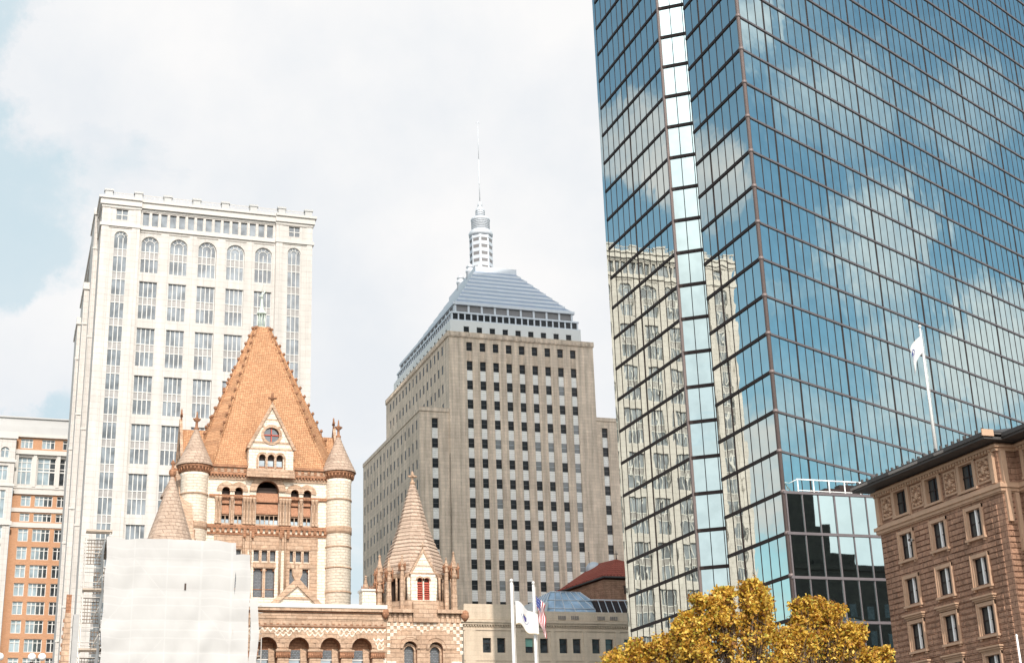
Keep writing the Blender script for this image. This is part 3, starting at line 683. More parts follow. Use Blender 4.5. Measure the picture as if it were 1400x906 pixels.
# upper rows include the pale spandrel recess
g.facade(fg, 88.35, 122.6, 0, 106.6, [(x, x + 1.38, 0.5, zr_[1] + 2.02) for x in cx_] + [(x, x + 1.38, 103.3, 105.32) for x in cx_], depth=.4)
g.face([(122.6, YG, 0), (122.6, 345, 0), (122.6, 345, 107.4), (122.6, YG, 107.4)]); g.face([(88.35, 345, 0), (122.6, 345, 0), (122.6, 345, 107.4), (88.35, 345, 107.4)])
fs = side(88.35)
ly = [294.3 + 3.06 * i for i in range(16)]
g.facade(fs, YG, 345, 80, 106.6, [(y, y + 1.25, z, z + 2.05) for y in ly for z in zr_ if z > 88], depth=.1)
g.use('roofgrey'); g.face([(88.4, YG + .1, 106.5), (122.5, YG + .1, 106.5), (122.5, 344.9, 106.5), (88.4, 344.9, 106.5)])
g.build('wall', G)
# side wings
g = MB().use('bstone'); fw = front(YG + .35)
g.facade(fw, 81.7, 88.35, 0, 89.4, [(84.42, 85.8, .5, 87.55)], depth=.4)
g.facade(front(YG + .35), 122.61, 131.0, 0, 89.6, [(123.9, 125.28, .5, 87.6), (127.6, 128.98, .5, 87.6)], depth=.4)
g.face([(131, YG + .35, 0), (131, 340, 0), (131, 340, 89.6), (131, YG + .35, 89.6)])
fz = side(81.7)
wy = [292.3 + 3.16 * i for i in range(16)]; wz = [85.45 - 4.37 * k for k in range(20)]
g.facade(fz, YG + .35, 342, 0, 89.4, [(y, y + 1.2, z, z + 2.05) for y in wy for z in wz], depth=.1)
g.face([(81.7, 342, 0), (88.3, 342, 0), (88.3, 342, 89.4), (81.7, 342, 89.4)])
g.use('roofgrey'); g.face([(81.75, YG + .4, 89.3), (88.35, YG + .4, 89.3), (88.35, 342, 89.3), (81.75, 342, 89.3)]); g.face([(122.6, YG + .4, 89.5), (131, YG + .4, 89.5), (131, 340, 89.5), (122.6, 340, 89.5)])
g.build('side_wing', G)
g = MB().use('bstone')
g.box(88.15, 122.8, YG - .2, YG - .003, 106.3, 107.55); g.box(88.15, 88.347, YG - .002, 345.2, 106.3, 107.55)
g.box(88.35, 122.6, YG + .003, YG + .6, 106.6, 107.4)
g.box(81.55, 88.3, YG + .2, YG + .347, 89.0, 89.9); g.box(81.55, 81.697, YG + .35, 342, 89.0, 89.9); g.box(122.62, 131.2, YG + .2, YG + .347, 89.2, 90.0)
for i in range(30):
    x = 88.6 + i * 1.145; g.box(x, x + .72, YG - .32, YG - .203, 106.45, 107.15)
for i in range(44):
    y = 290.6 + i * 1.23; g.box(88.05, 88.147, y, y + .75, 106.45, 107.15)
for x in cx_:                      # carved panels under the top windows
    for k in range(4): g.fbox(fg, x + .08 + k * .34, x + .26 + k * .34, 101.2, 103.1, -.09, -.003)
g.build('carved_parapet', G)
g = MB().use('bstone')
for i in range(10):
    x = (cx_[i] if i < 9 else cx_[8] + 3.062) - .84 - .0
    if i in (0, 9): continue
    g.fbox(fg, x - .28, x + .28, 0, 101.0, -.08, -.003)
g.build('pier', G)
# windows and spandrels
wm = MB().use('bglass'); wm.fquad(front(0), 0, 1.38, 0, 2.02, 0); wm.use('bstone')
wm.use('louv'); wm.fbox(front(0), 0, 1.38, .98, 1.03, -.04, -.004); wm.fbox(front(0), 0, 1.38, -.05, .02, -.1, -.004)
wl_ = MB().use('blite'); wl_.fquad(front(0), 0, 1.38, 0, 2.02, 0); wl_.use('bmetal2'); wl_.fbox(front(0), 0, 1.38, .98, 1.04, -.04, -.004)
rnd = random.Random(4); dark = []; lite = []
for k, z in enumerate(zr_):
    for i, x in enumerate(cx_):
        p = (.04 if i < 5 else .12) if k < 3 else ((.06 if i < 5 else .55) if k > 4 else (.08 if i < 5 else .3))
        (lite if rnd.random() < p else dark).append((x, YG + .37, z))
wing_w = [(84.42, YG + .72, 85.5 - 4.37 * k) for k in range(20)] + [(x, YG + .72, 85.55 - 4.37 * k) for k in range(20) for x in (123.9, 127.6)]
vis = sorted(dark, key=lambda p: -p[2])
many('window', wm, G, vis[:75] + wing_w[:16] + vis[75:] + wing_w[16:])
many('pale_reflection_window', wl_, G, sorted(lite, key=lambda p: -p[2]))  # pale panes imitate reflections, most of them in the right columns
sm = MB().use('bspan'); sm.fquad(front(0), 0, 1.38, 0, 2.35, 0)
sl = [(x, YG + .33, z + 2.02) for z in zr_[2:] for x in cx_] + [(84.42, YG + .68, 85.5 - 4.37 * k - 2.35) for k in range(20)] + [(x, YG + .68, 85.55 - 4.37 * k - 2.35) for k in range(20) for x in (123.9, 127.6)]
many('spandrel_panel', sm, G, sl)
sw = MB().use('bglass'); sw.fquad(front(0), 0, 1.25, 0, 2.05, 0)
many('side_window', sw, G, [(88.43, y + 1.25, z) for z in zr_ if z > 88 for y in ly] + [(81.78, y + 1.2, z) for y in wy for z in wz], sidef=True)
# pale upper storeys
g = MB().use('bpale')
fu = front(291.4); wu = [91.95 * 1.0048 + 3.045 * i for i in range(9)]
g.facade(fu, 89.3, 120.4, 106.5, 110.75, [(x, x + 1.3, 108.1, 109.45) for x in wu], depth=.3)
g.facade(side(89.3), 291.4, 341, 106.5, 110.75, [(294.2 + 3.06 * i, 295.4 + 3.06 * i, 108.1, 109.45) for i in range(15)], depth=.3)
g.face([(120.4, 291.4, 106.5), (120.4, 341, 106.5), (120.4, 341, 110.7), (120.4, 291.4, 110.7)])
g.face([(89.3, 291.4, 110.74), (120.4, 291.4, 110.74), (120.4, 341, 110.74), (89.3, 341, 110.74)])
g.build('upper_storey', G)
sw2 = MB().use('bglass'); sw2.fquad(front(0), 0, 1.3, 0, 1.35, 0)
many('upper_window', sw2, G, [(x, 291.68, 108.1) for x in wu])
many('upper_window', sw2, G, [(89.58, 295.5 + 3.06 * i, 108.1) for i in range(15)], sidef=True)
g = MB().use('bmetal2'); g.box(89.5, 120.6, 291.9, 340, 110.75, 111.15); g.box(89.8, 120.4, 292.2, 340, 112.75, 113.15); g.box(90.4, 119.6, 292.5, 339.6, 115.0, 115.6)
g.use('bglass'); g.box(90.1, 120.1, 292.5, 339.8, 111.15, 112.75); g.use('louv'); g.box(90.9, 119.1, 293.0, 339.4, 113.15, 115.0)
g.use('bmetal2')
for i in range(21): x = 90.05 + 1.5 * i; g.box(x - .16, x + .16, 292.3, 292.496, 111.15, 112.75)
for i in range(32): y = 293 + 1.5 * i; g.box(89.9, 90.096, y - .16, y + .16, 111.15, 112.75)
for i in range(10): x = 91.0 + 3.11 * i; g.box(x - .22, x + .22, 292.75, 292.996, 113.15, 115.0)
for i in range(16): y = 293.4 + 3.06 * i; g.box(90.65, 90.896, y - .22, y + .22, 113.15, 115.0)
g.build('window_band', G)
g = MB()
NS = 9
for k in range(NS):
    t = k / NS; t2 = (k + .55) / NS
    hx = 14.0 + (5.0 - 14.0) * t; y0 = 293.3 + (306 - 293.3) * t; y1 = 339 - (339 - 328) * t
    z0 = 115.6 + (129.0 - 115.6) * t; dz = (129.0 - 115.6) / NS
    hx2 = 14.0 + (5.0 - 14.0) * (k + 1) / NS; y02 = 293.3 + 12.7 * (k + 1) / NS; y12 = 339 - 11 * (k + 1) / NS
    g.use('bmetal2'); g.box(105.2 - hx, 105.2 + hx, y0, y1, z0, z0 + dz * .30)
    g.use('bmetal')
    a = [(105.2 - hx + .1, y0 + .15), (105.2 + hx - .1, y0 + .15), (105.2 + hx - .1, y1 - .15), (105.2 - hx + .1, y1 - .15)]
    b = [(105.2 - hx2, y02), (105.2 + hx2, y02), (105.2 + hx2, y12), (105.2 - hx2, y12)]
    g.hexa([(x, y, z0 + dz * .305) for x, y in a] + [(x, y, z0 + dz) for x, y in b])
g.use('bmetal2'); g.box(100.3, 110.6, 306, 328, 129.0, 130.3)
g.build('pyramid_roof', G)
spx, spy = 105.5, 317.0
sp = MB().use('bmetal2')
sp.lathe(spx, spy, [(2.85, 126), (2.85, 142.6)], 8, a0=R(22.5), smooth=False)
sp.use('louv')
for k in range(6):
    z = 131.6 + k * 1.85
    for i in range(8):
        a = R(45 * i); r = 2.66; tx, ty = -math.sin(a), math.cos(a); c, s_ = math.cos(a), math.sin(a)
        w = .78
        sp.face([(spx + c * r + tx * -w, spy + s_ * r + ty * -w, z), (spx + c * r + tx * w, spy + s_ * r + ty * w, z), (spx + c * r + tx * w, spy + s_ * r + ty * w, z + 1.15), (spx + c * r + tx * -w, spy + s_ * r + ty * -w, z + 1.15)])
sp.build('spire_shaft', G)
sp = MB().use('bmetal2')
sp.lathe(spx, spy, [(2.9, 142.6), (3.05, 143.4), (2.7, 144.1), (2.3, 144.4)], 24); sp.lathe(spx, spy, [(2.25, 144.3), (2.25, 146.9), (2.4, 147.0), (2.4, 147.4), (1.9, 147.9), (1.15, 148.2)], 24)
for k in range(5): sp.lathe(spx, spy, [(2.32, 144.7 + k * .45), (2.32, 144.85 + k * .45)], 24)
sp.lathe(spx, spy, [(1.1, 148.1), (1.1, 150.2), (.8, 150.4), (.5, 151.0), (.6, 151.1), (.6, 151.5), (.35, 152.3)], 16)
for k in range(3): sp.lathe(spx, spy, [(1.2, 148.6 + k * .5), (1.2, 148.75 + k * .5)], 16)
for k in range(7): sp.lathe(spx, spy, [(2.92, 130.6 + 1.85 * k), (2.92, 130.9 + 1.85 * k)], 8, a0=R(22.5), smooth=False)
sp.build('spire_crown', G)
sp = MB().use('bmetal2'); sp.tube((spx, spy, 152), (spx, spy, 164), .13, 8); sp.tube((spx, spy, 164), (spx, spy, 174.6), .085, 8, .05)
sp.tube((spx - .5, spy, 174.3), (spx + .45, spy, 174.3), .05); sp.tube((spx + .3, spy, 174.2), (spx + .3, spy, 174.9), .05); sp.build('antenna', G)
for dx_, dy_ in ((-4.6, -4.2), (-2.0, -4.4), (4.6, -3.0), (-4.6, 3.5)):
    sp = MB().use('bmetal2'); X_, Y_ = spx + dx_ * .95, spy + dy_
    sp.lathe(X_, Y_, [(.95, 125), (.95, 131.2), (1.1, 131.3), (1.1, 131.7), (.8, 131.8), (.8, 132.5), (1.0, 132.6), (.4, 133.4)], 12); sp.build('roof_urn', G)
# ================================================================== STONE CHURCH
C_ = thing('stone_church', (22.8, 125, 0), 'Romanesque stone church with an orange tiled central tower, round turrets and arched windows', 'church')
TX, TY = 22.8, 139.9            # centre of the great tower
YF = 133.0
ft = front(YF)
g = MB().use('cream')
ops = [(18.45, 19.2, 29.75, 33.2, True), (19.62, 20.37, 29.75, 33.2, True), (21.62, 23.72, 29.75, 33.95, True), (24.85, 25.6, 29.75, 33.2, True), (26.02, 26.77, 29.75, 33.2, True)]
trip = [18.35, 19.1, 19.85, 21.5, 22.25, 23.02, 24.65, 25.4, 26.15]
pair = [18.4, 19.5, 21.52, 22.62, 24.65, 25.75]
for x in trip: ops.append((x, x + .5, 26.4, 27.4))
for x in pair: ops.append((x, x + .85, 23.1 if x < 24 else 22.6, 25.75))
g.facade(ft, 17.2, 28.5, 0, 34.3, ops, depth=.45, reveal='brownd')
g.face([(16.0, YF + .01, 0), (16.0, 146.8, 0), (16.0, 146.8, 34.3), (16.0, YF + .01, 34.3)]); g.face([(29.6, YF + .01, 0), (29.6, 146.8, 0), (29.6, 146.8, 34.3), (29.6, YF + .01, 34.3)])
g.face([(16.0, 146.8, 0), (29.6, 146.8, 0), (29.6, 146.8, 34.3), (16.0, 146.8, 34.3)])
g.build('tower_wall', C_)
# brownstone dressings of the front
g = MB().use('brown')
def dress(u0, u1, z0, z1, p=.14): g.fbox(ft, u0, u1, z0, z1, -p, -.004)
for i, (c, r) in enumerate(((18.825, .375), (19.995, .375), (25.225, .375), (26.395, .375))): g.ring(ft, c, 33.2 - .375, r, r + .48, 0, 180, -.1 - .02 * (i % 2), -.003 - .01 * (i % 2), 12)
g.ring(ft, 22.67, 33.95 - 1.05, 1.05, 1.68, 0, 180, -.17, -.003, 18)
dress(17.9, 18.42, 27.6, 32.3, .08); dress(26.8, 27.4, 27.6, 32.3, .08); dress(19.23, 19.59, 29.75, 32.5, .05); dress(25.63, 25.99, 29.75, 32.5, .05)
dress(17.85, 27.45, 27.45, 28.9, .045)
dress(20.4, 20.95, 22.0, 32.2, .05); dress(24.38, 24.83, 22.0, 32.2, .05); dress(21.0, 21.58, 29.6, 32.2, .05); dress(23.76, 24.3, 29.6, 32.2, .05)
dress(17.85, 18.33, 22.5, 27.4, .045); dress(26.68, 27.42, 22.5, 27.4, .045)
dress(18.88, 19.07, 26.35, 27.4, .06); dress(19.63, 19.82, 26.35, 27.4, .06); dress(22.03, 22.22, 26.35, 27.4, .06); dress(22.78, 22.99, 26.35, 27.4, .06); dress(25.18, 25.37, 26.35, 27.4, .06); dress(25.93, 26.12, 26.35, 27.4, .06)
dress(19.28, 19.47, 23.1, 25.7, .06); dress(22.4, 22.59, 23.1, 25.7, .06); dress(25.53, 25.72, 23.1, 25.7, .06)
for a, b in ((18.3, 20.4), (21.45, 23.55), (24.6, 26.7)): dress(a, b, 25.8, 26.32, .1); dress(a, b, 27.46, 27.9, .11)
g.build('stone_dressing', C_)
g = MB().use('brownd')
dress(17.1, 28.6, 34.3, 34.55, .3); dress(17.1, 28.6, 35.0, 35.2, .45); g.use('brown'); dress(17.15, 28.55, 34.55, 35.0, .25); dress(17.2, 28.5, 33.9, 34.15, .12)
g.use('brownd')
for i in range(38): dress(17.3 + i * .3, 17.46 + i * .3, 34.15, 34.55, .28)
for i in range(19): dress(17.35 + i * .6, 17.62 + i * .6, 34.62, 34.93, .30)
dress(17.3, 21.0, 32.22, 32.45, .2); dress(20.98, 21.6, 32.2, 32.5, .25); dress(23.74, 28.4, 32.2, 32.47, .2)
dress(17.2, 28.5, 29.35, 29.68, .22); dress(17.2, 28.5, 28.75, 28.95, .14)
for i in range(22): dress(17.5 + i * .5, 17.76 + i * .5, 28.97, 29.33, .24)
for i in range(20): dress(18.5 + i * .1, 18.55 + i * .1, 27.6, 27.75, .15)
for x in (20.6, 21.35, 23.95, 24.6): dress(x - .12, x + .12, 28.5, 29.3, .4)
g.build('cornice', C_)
# clustered colonnettes
col_ = MB().use('brown'); col_.lathe(0, 0, [(.16, 0), (.16, .15), (.1, .25), (.1, 2.1), (.13, 2.15), (.2, 2.45), (.2, 2.55)], 10)
xs = [17.98, 18.3, 19.4, 20.52, 20.8, 21.08, 21.42, 23.88, 24.16, 24.44, 24.72, 25.81, 26.92, 27.25]
many('colonnette', col_, C_, [(x, YF - .16, 29.7) for x in xs])
col2 = MB().use('brown'); col2.lathe(0, 0, [(.1, 0), (.1, 6.3), (.17, 6.5), (.17, 6.7)], 10)
many('colonnette', col2, C_, [(x, YF - .13, 22.4) for x in (20.55, 21.2, 23.9, 24.4)])
# belfry openings: tiled louvres and balusters
def louvre(w, h):
    m = MB(); ff = front(0)
    m.use('void'); m.fquad(ff, 0, w, 0, h, .35)
    m.use('awn')
    for z0, z1, d0, d1 in ((h * .62, h * .84, -.02, .25), (h * .30, h * .56, -.12, .2)):
        m.hexa([(.03, d0, z0), (w - .03, d0, z0), (w - .03, d1, z1), (.03, d1, z1), (.03, d0, z0 + .06), (w - .03, d0, z0 + .06), (w - .03, d1, z1 + .06), (.03, d1, z1 + .06)])
        m.face([(.03, d0 + .01, z0), (w - .03, d0 + .01, z0), (w - .03, d0 + .01, z0 - .08), (.03, d0 + .01, z0 - .08)])
    m.use('brown'); n = max(2, int(w / .36))
    m.fbox(ff, .02, w - .02, 0, .08, -.05, .2); m.fbox(ff, .02, w - .02, h * .26 - .05, h * .26, -.02, .1)
    for i in range(n + 1): m.fbox(ff, w * i / n - .035, w * i / n + .035, .08, h * .26 - .06, -.02, .1)
    m.use('lglass'); m.fquad(ff, 0, w, .08, h * .14, .12)
    return m
for x0, w, h in ((18.45, .75, 3.2), (19.62, .75, 3.2), (21.62, 2.1, 3.6), (24.85, .75, 3.2), (26.02, .75, 3.2)):
    place('belfry_louvre', louvre(w, h).mesh('belfry_louvre'), C_, (x0, YF + .12, 29.76))
lw = MB().use('leaded'); lw.fquad(front(0), 0, .5, 0, 1.0, 0); many('small_window', lw, C_, [(x, YF + .35, 26.4) for x in trip])
lw = MB().use('leaded'); lw.fquad(front(0), 0, .85, 0, 3.15, 0); lw.use('brownd'); lw.fbox(front(0), 0, .85, 1.25, 1.32, -.04, -.003); lw.fbox(front(0), 0, .14, 2.95, 3.15, -.2, -.01); lw.fbox(front(0), .71, .85, 2.95, 3.15, -.2, -.01)
many('paired_window', lw, C_, [(x, YF + .35, 22.6) for x in pair])
# great tiled roof
ro = MB().use('tile')
def octo(w, h): return [(-h, -w), (h, -w), (w, -h), (w, h), (h, w), (-h, w), (-w, h), (-w, -h)]
zb, zt = 35.15, 51.3
lo = [(TX + x, TY + y, zb) for x, y in octo(7.0, 5.35)]
md = [(TX + x, TY + y, zb + 3.0) for x, y in octo(5.85, 4.45)]
hi = [(TX + x, TY + y, zt) for x, y in octo(.72, .5)]
for i in range(8):
    j = (i + 1) % 8; ro.face([lo[i], lo[j], md[j], md[i]]); ro.face([md[i], md[j], hi[j], hi[i]])
ro.face(list(reversed(lo))); ro.face(hi)
ro.use('shingle')
roof = ro.build('tiled_roof', C_)
hp = MB().use('tile')
for i in range(8): hp.tube(md[i], hi[i], .12, 6); hp.tube(lo[i], md[i], .12, 6)
hp.build('ridge_roll', roof)
ck = MB().use('brownd'); ck.tube((0, 0, 0), (0, 0, .3), .05, 5); ck.lathe(0, 0, [(.06, .25), (.16, .36), (.12, .5), (.03, .58)], 6)
locs = []
for i in range(8):
    for k in range(14 if i in (0, 1, 2, 7) else 10):
        t = (k + .35) / 14; a, b = Vector(md[i]), Vector(hi[i]); p = a.lerp(b, t); locs.append((p.x + (p.x - TX) * .02, p.y, p.z))
many('crocket', ck, roof, locs[:100])
fn = MB().use('copper')
fn.lathe(TX, TY, [(.7, 51.25), (.72, 51.4), (.3, 51.5)], 8, smooth=False); fn.lathe(TX, TY, [(.09, 51.5), (.09, 52.85)], 8); fn.lathe(TX, TY, [(.42, 52.85), (.5, 52.9), (.5, 53.0), (.2, 53.5), (.1, 54.6), (.07, 54.7)], 8, smooth=False)
for a in range(8):
    A = R(45 * a); fn.tube((TX + .34 * math.cos(A), TY + .34 * math.sin(A), 51.5), (TX + .34 * math.cos(A), TY + .34 * math.sin(A), 52.87), .035, 5)
fn.tube((TX, TY, 54.6), (TX + .05, TY, 55.3), .12, 6, .08); fn.tube((TX, TY, 54.9), (TX + .35, TY, 55.5), .07, 5); fn.tube((TX, TY, 54.9), (TX - .3, TY, 54.8), .07, 5); fn.tube((TX, TY, 55.3), (TX, TY, 56.3), .03, 5)
fn.build('copper_finial', roof)
# gabled dormers on the four sides
def dormer(rot):
    q = MB(); ff = front(-7.55)      # local: centre of tower at origin
    q.use('cream')
    q.facade(ff, -2.1, 2.1, 34.2, 36.9, [(-1.12, -.52, 34.95, 36.3, True), (-.3, .3, 34.95, 36.3, True), (.52, 1.12, 34.95, 36.3, True)], depth=.4, reveal='brownd')
    P = ff.P; cz = 38.2; rr = .72; n = 20
    outl = [(-2.1, 36.9), (2.1, 36.9), (0, 41.0)]
    ring_ = [(rr * math.cos(2 * math.pi * k / n), cz + rr * math.sin(2 * math.pi * k / n)) for k in range(n)]
    def edge(a):      # point on the triangle outline in direction a
        c, s_ = math.cos(a), math.sin(a); best = 99
        for (x0, z0), (x1, z1) in zip(outl, outl[1:] + outl[:1]):
            ex, ez = x1 - x0, z1 - z0; den = c * ez - s_ * ex
            if abs(den) < 1e-9: continue
            t = ((x0) * ez - (z0 - cz) * ex) / den
            if t > 0: best = min(best, t)
        return (best * c, cz + best * s_)
    angs = sorted([2 * math.pi * k / n for k in range(n)] + [math.atan2(z - cz, x) % (2 * math.pi) for x, z in outl])
    for a, b in zip(angs, angs[1:] + [angs[0] + 2 * math.pi]):
        if b - a < 1e-6: continue
        q.face([P(rr * math.cos(a), cz + rr * math.sin(a)), P(*edge(a)), P(*edge(b)), P(rr * math.cos(b), cz + rr * math.sin(b))])
    q.face([(-2.1, -7.55, 34.2), (-2.1, -4.3, 34.2), (-2.1, -4.3, 36.9), (-2.1, -7.55, 36.9)]); q.face([(2.1, -7.55, 34.2), (2.1, -4.3, 34.2), (2.1, -4.3, 36.9), (2.1, -7.55, 36.9)])
    q.use('brown')
    q.ring(ff, 0, cz, rr, rr + .25, 0, 360, -.1, .25, 24)
    for c in (-.82, 0, .82): q.ring(ff, c, 36.0, .3, .52, 0, 180, -.08, -.003, 10)
    for c in (-1.28, -.41, .41, 1.28): q.fbox(ff, c - .08, c + .08, 34.95, 36.0, -.12, -.003)
    for z in (36.75, 37.35, 38.9, 39.6): w_ = (41 - z - .2) * .5; h_ = .16; q.fbox(ff, -w_, (-.62 if z == 38.9 else w_), z, z + h_, -.03, -.003); (q.fbox(ff, .62, w_, z, z + h_, -.03, -.003) if z == 38.9 else None)
    q.fbox(ff, -2.25, 2.25, 34.1, 34.5, -.2, -.004); q.fbox(ff, -2.2, 2.2, 34.5, 34.9, -.1, -.004)
    q.prism(ff, [(-2.35, 36.8), (-2.05, 36.8), (0, 40.8), (0, 41.4)], -.18, .1); q.prism(ff, [(2.35, 36.8), (0, 41.4), (0, 40.8), (2.05, 36.8)], -.18, .1)
    q.use('brownd'); q.tube((0, -7.55, 41.2), (0, -7.55, 42.3), .09, 6); q.tube((-.4, -7.55, 41.8), (.4, -7.55, 41.8), .1, 6); q.tube((0, -7.55, 41.6), (0, -7.55, 42.4), .16, 6, .05)
    for x in (-2.2, 2.2): q.tube((x, -7.6, 36.8), (x, -7.6, 37.3), .14, 6, .05)
    q.use('tile'); q.face([(-2.25, -7.5, 36.85), (0, -7.5, 40.35), (0, -2.5, 40.35), (-2.25, -4.4, 36.85)]); q.face([(2.25, -7.5, 36.85), (0, -7.5, 40.35), (0, -2.5, 40.35), (2.25, -4.4, 36.85)])
    q.use('dglass')
    q.face([P(rr * math.cos(2 * math.pi * k / n), cz + rr * math.sin(2 * math.pi * k / n), .22) for k in range(n)])
    q.use('redlouv'); q.fbox(ff, -.05, .05, cz - rr, cz + rr, .1, .19); q.fbox(ff, -rr, rr, cz - .05, cz + .05, .1, .188)
    q.use('void'); q.fquad(ff, -1.2, 1.2, 34.9, 36.4, .38); q.use('lglass'); 
    for c in (-.82, 0, .82): q.fquad(ff, c - .27, c + .27, 35.0, 35.75, .3)
    me = q.mesh('gabled_dormer'); o = place('gabled_dormer', me, C_, (TX, TY, 0), rot); return o
dm0 = dormer(0); 
for a in (-90, 90, 180): place('gabled_dormer', dm0.data, C_, (TX, TY, 0), R(a))
# four round turrets with stone cones
def turret(x, y):
    q = MB().use('cream'); q.lathe(x, y, [(1.24, 0), (1.24, 34.0), (1.34, 34.3)], 28); body = q.build('round_turret', C_)
    q = MB().use('brown')
    for z, h in ((32.25, .14), (27.8, .12), (25.85, .12), (23.6, .12), (29.1, .66)):
        q = MB().use('brown'); q.lathe(x, y, [(1.24, z - .02), (1.31, z), (1.31, z + h), (1.24, z + h + .02)], 28); q.build('string_course', body)
    q = MB()
    q.use('brownd')
    q.lathe(x, y, [(1.24, 34.25), (1.36, 34.3), (1.42, 34.75), (1.58, 34.82), (1.58, 35.02), (1.4, 35.05)], 28)
    for i in range(26):
        a = 2 * math.pi * i / 26; q.tube((x + 1.42 * math.cos(a), y + 1.42 * math.sin(a), 34.4), (x + 1.5 * math.cos(a), y + 1.5 * math.sin(a), 34.8), .07, 5)
    q.build('corbel_table', body)
    q = MB().use('shingle'); prof = []
    n = 11
    for k in range(n):
        t = k / n; r = 1.56 * (1 - t) ** 1.12 + .16; t2 = (k + 1) / n; r2 = 1.56 * (1 - t2) ** 1.12 + .16
        prof += [(r, 35.02 + 3.6 * t), (r2 + .05, 35.02 + 3.6 * t2 - .02)]
    q.lathe(x, y, prof, 24, smooth=False)
    q.use('brownd'); q.lathe(x, y, [(.22, 38.5), (.26, 38.7), (.14, 38.8), (.12, 39.3), (.3, 39.45), (.3, 39.6), (.1, 39.75), (.05, 40.3)], 10)
    for a in range(4): A = R(90 * a); q.tube((x, y, 39.5), (x + .36 * math.cos(A), y + .36 * math.sin(A), 39.6), .09, 5)
    q.build('turret_cone', body)
for x, y in ((15.95, 133.3), (29.4, 133.3), (15.95, 146.6), (29.4, 146.6)): turret(x, y)
g = MB().use('cream'); g.box(17.1, 17.19, YF - .02, YF + 1, 0, 34.28); g.box(28.51, 28.6, YF - .02, YF + 1, 0, 34.28); g.build('wall_strip', C_)

# transept gable in front of the tower
YT = 124.0; k_ = YT / 133
fg2 = front(YT)
g = MB().use('cream'); 
gx, gz = 25.57 * k_, (25.0 - 1.7) * k_ + 1.7; bx0, bx1, bz = 22.3 * k_, 28.6 * k_, 20.1
g.prism(fg2, [(bx0, 0), (bx1, 0), (bx1, bz + .4), (gx, gz - .5), (bx0, bz + .4)], 0, 1.0)
g.use('brown'); g.prism(fg2, [(bx0 - .3, bz), (bx0 + .15, bz), (gx, gz - .75), (gx, gz)], -.25, 1.1); g.prism(fg2, [(bx1 + .3, bz), (gx, gz), (gx, gz - .75), (bx1 - .15, bz)], -.25, 1.1)
g.fbox(fg2, gx - 1.6, gx + 1.6, 21.55, 21.75, -.12, -.004)
for i in range(5): g.fbox(fg2, gx - .7 + i * .3, gx - .5 + i * .3, 22.6, 22.75, -.1, -.004)
g.prism(fg2, [(gx - .22, gz - .2), (gx + .22, gz - .2), (gx + .42, gz + .25), (gx + .42, gz + .75), (gx + .18, gz + .7), (gx + .2, gz + 1.1), (gx - .2, gz + 1.1), (gx - .18, gz + .7), (gx - .42, gz + .75), (gx - .42, gz + .25)], -.1, .3)
g.use('tile'); g.face([(bx0 - .2, YT + .9, bz), (gx, YT + .9, gz - .2), (gx, 133.5, gz - .2), (bx0 - .2, 133.5, bz)]); g.face([(bx1 + .2, YT + .9, bz), (gx, YT + .9, gz - .2), (gx, 133.5, gz - .2), (bx1 + .2, 133.5, bz)])
g.build('transept_gable', C_)
# aisle wall with round arches
YA = 112.0; fa = front(YA)
arch = [18.5 + 2.46 * i for i in range(-1, 4)]
g = MB().use('brown')
g.facade(fa, 12.0, 28.62, 0, 18.15, [(a, a + 1.58, 11.6, 16.75, True) for a in arch], depth=.9, reveal='brownd')
g.face([(12, YA, 0), (12, 124.2, 0), (12, 124.2, 18.9), (12, YA, 18.9)])
g.use('bpale'); g.face([(12, YA - .2, 19.13), (28.6, YA - .2, 19.13), (28.6, 133, 20.0), (12, 133, 20.0)])
g.build('aisle_wall', C_)
g = MB().use('brown'); g.fbox(fa, 12, 28.6, 18.15, 18.6, -.12, -.003); g.use('brownd'); g.fbox(fa, 12, 28.6, 18.6, 18.72, -.2, -.003)
g.use('brown'); g.fbox(fa, 12, 28.6, 18.72, 18.95, -.38, -.003); g.use('wtrim'); g.fbox(fa, 12, 28.6, 18.95, 19.25, -.45, .5)
g.use('brown'); g.fbox(fa, 12, 28.6, 17.62, 18.15, -.06, -.003); g.use('brownd'); g.fbox(fa, 12, 28.6, 17.54, 17.61, -.1, -.003)
for i in range(34): g.use('brownd'); g.fbox(fa, 12.3 + i * .48, 12.5 + i * .48, 17.7, 17.78, -.10, -.064); g.use('brown'); g.fbox(fa, 12.3 + i * .48, 12.5 + i * .48, 17.79, 18.06, -.09, -.064)
g.build('aisle_cornice', C_)
g = MB().use('brown')
for ia, a in enumerate(arch):
    c = a + .79; g.ring(fa, c, 15.96, .8, .98, 0, 180, -.06, -.003, 16)
    for k in range(11):
        A = R(6 + 168 * k / 10); 
        q0, q1 = .99, 1.55
        for sgn in (0,):
            a0, a1 = A - .125, A + .125
            g.prism(fa, [(c + q0 * math.cos(a0), 15.96 + q0 * math.sin(a0)), (c + q1 * math.cos(a0), 15.96 + q1 * math.sin(a0)), (c + q1 * math.cos(a1), 15.96 + q1 * math.sin(a1)), (c + q0 * math.cos(a1), 15.96 + q0 * math.sin(a1))], -.02 - .008 * (k % 2) - .018 * (ia % 2), -.003 - .002 * (ia % 2))
g.build('arch_stones', C_)
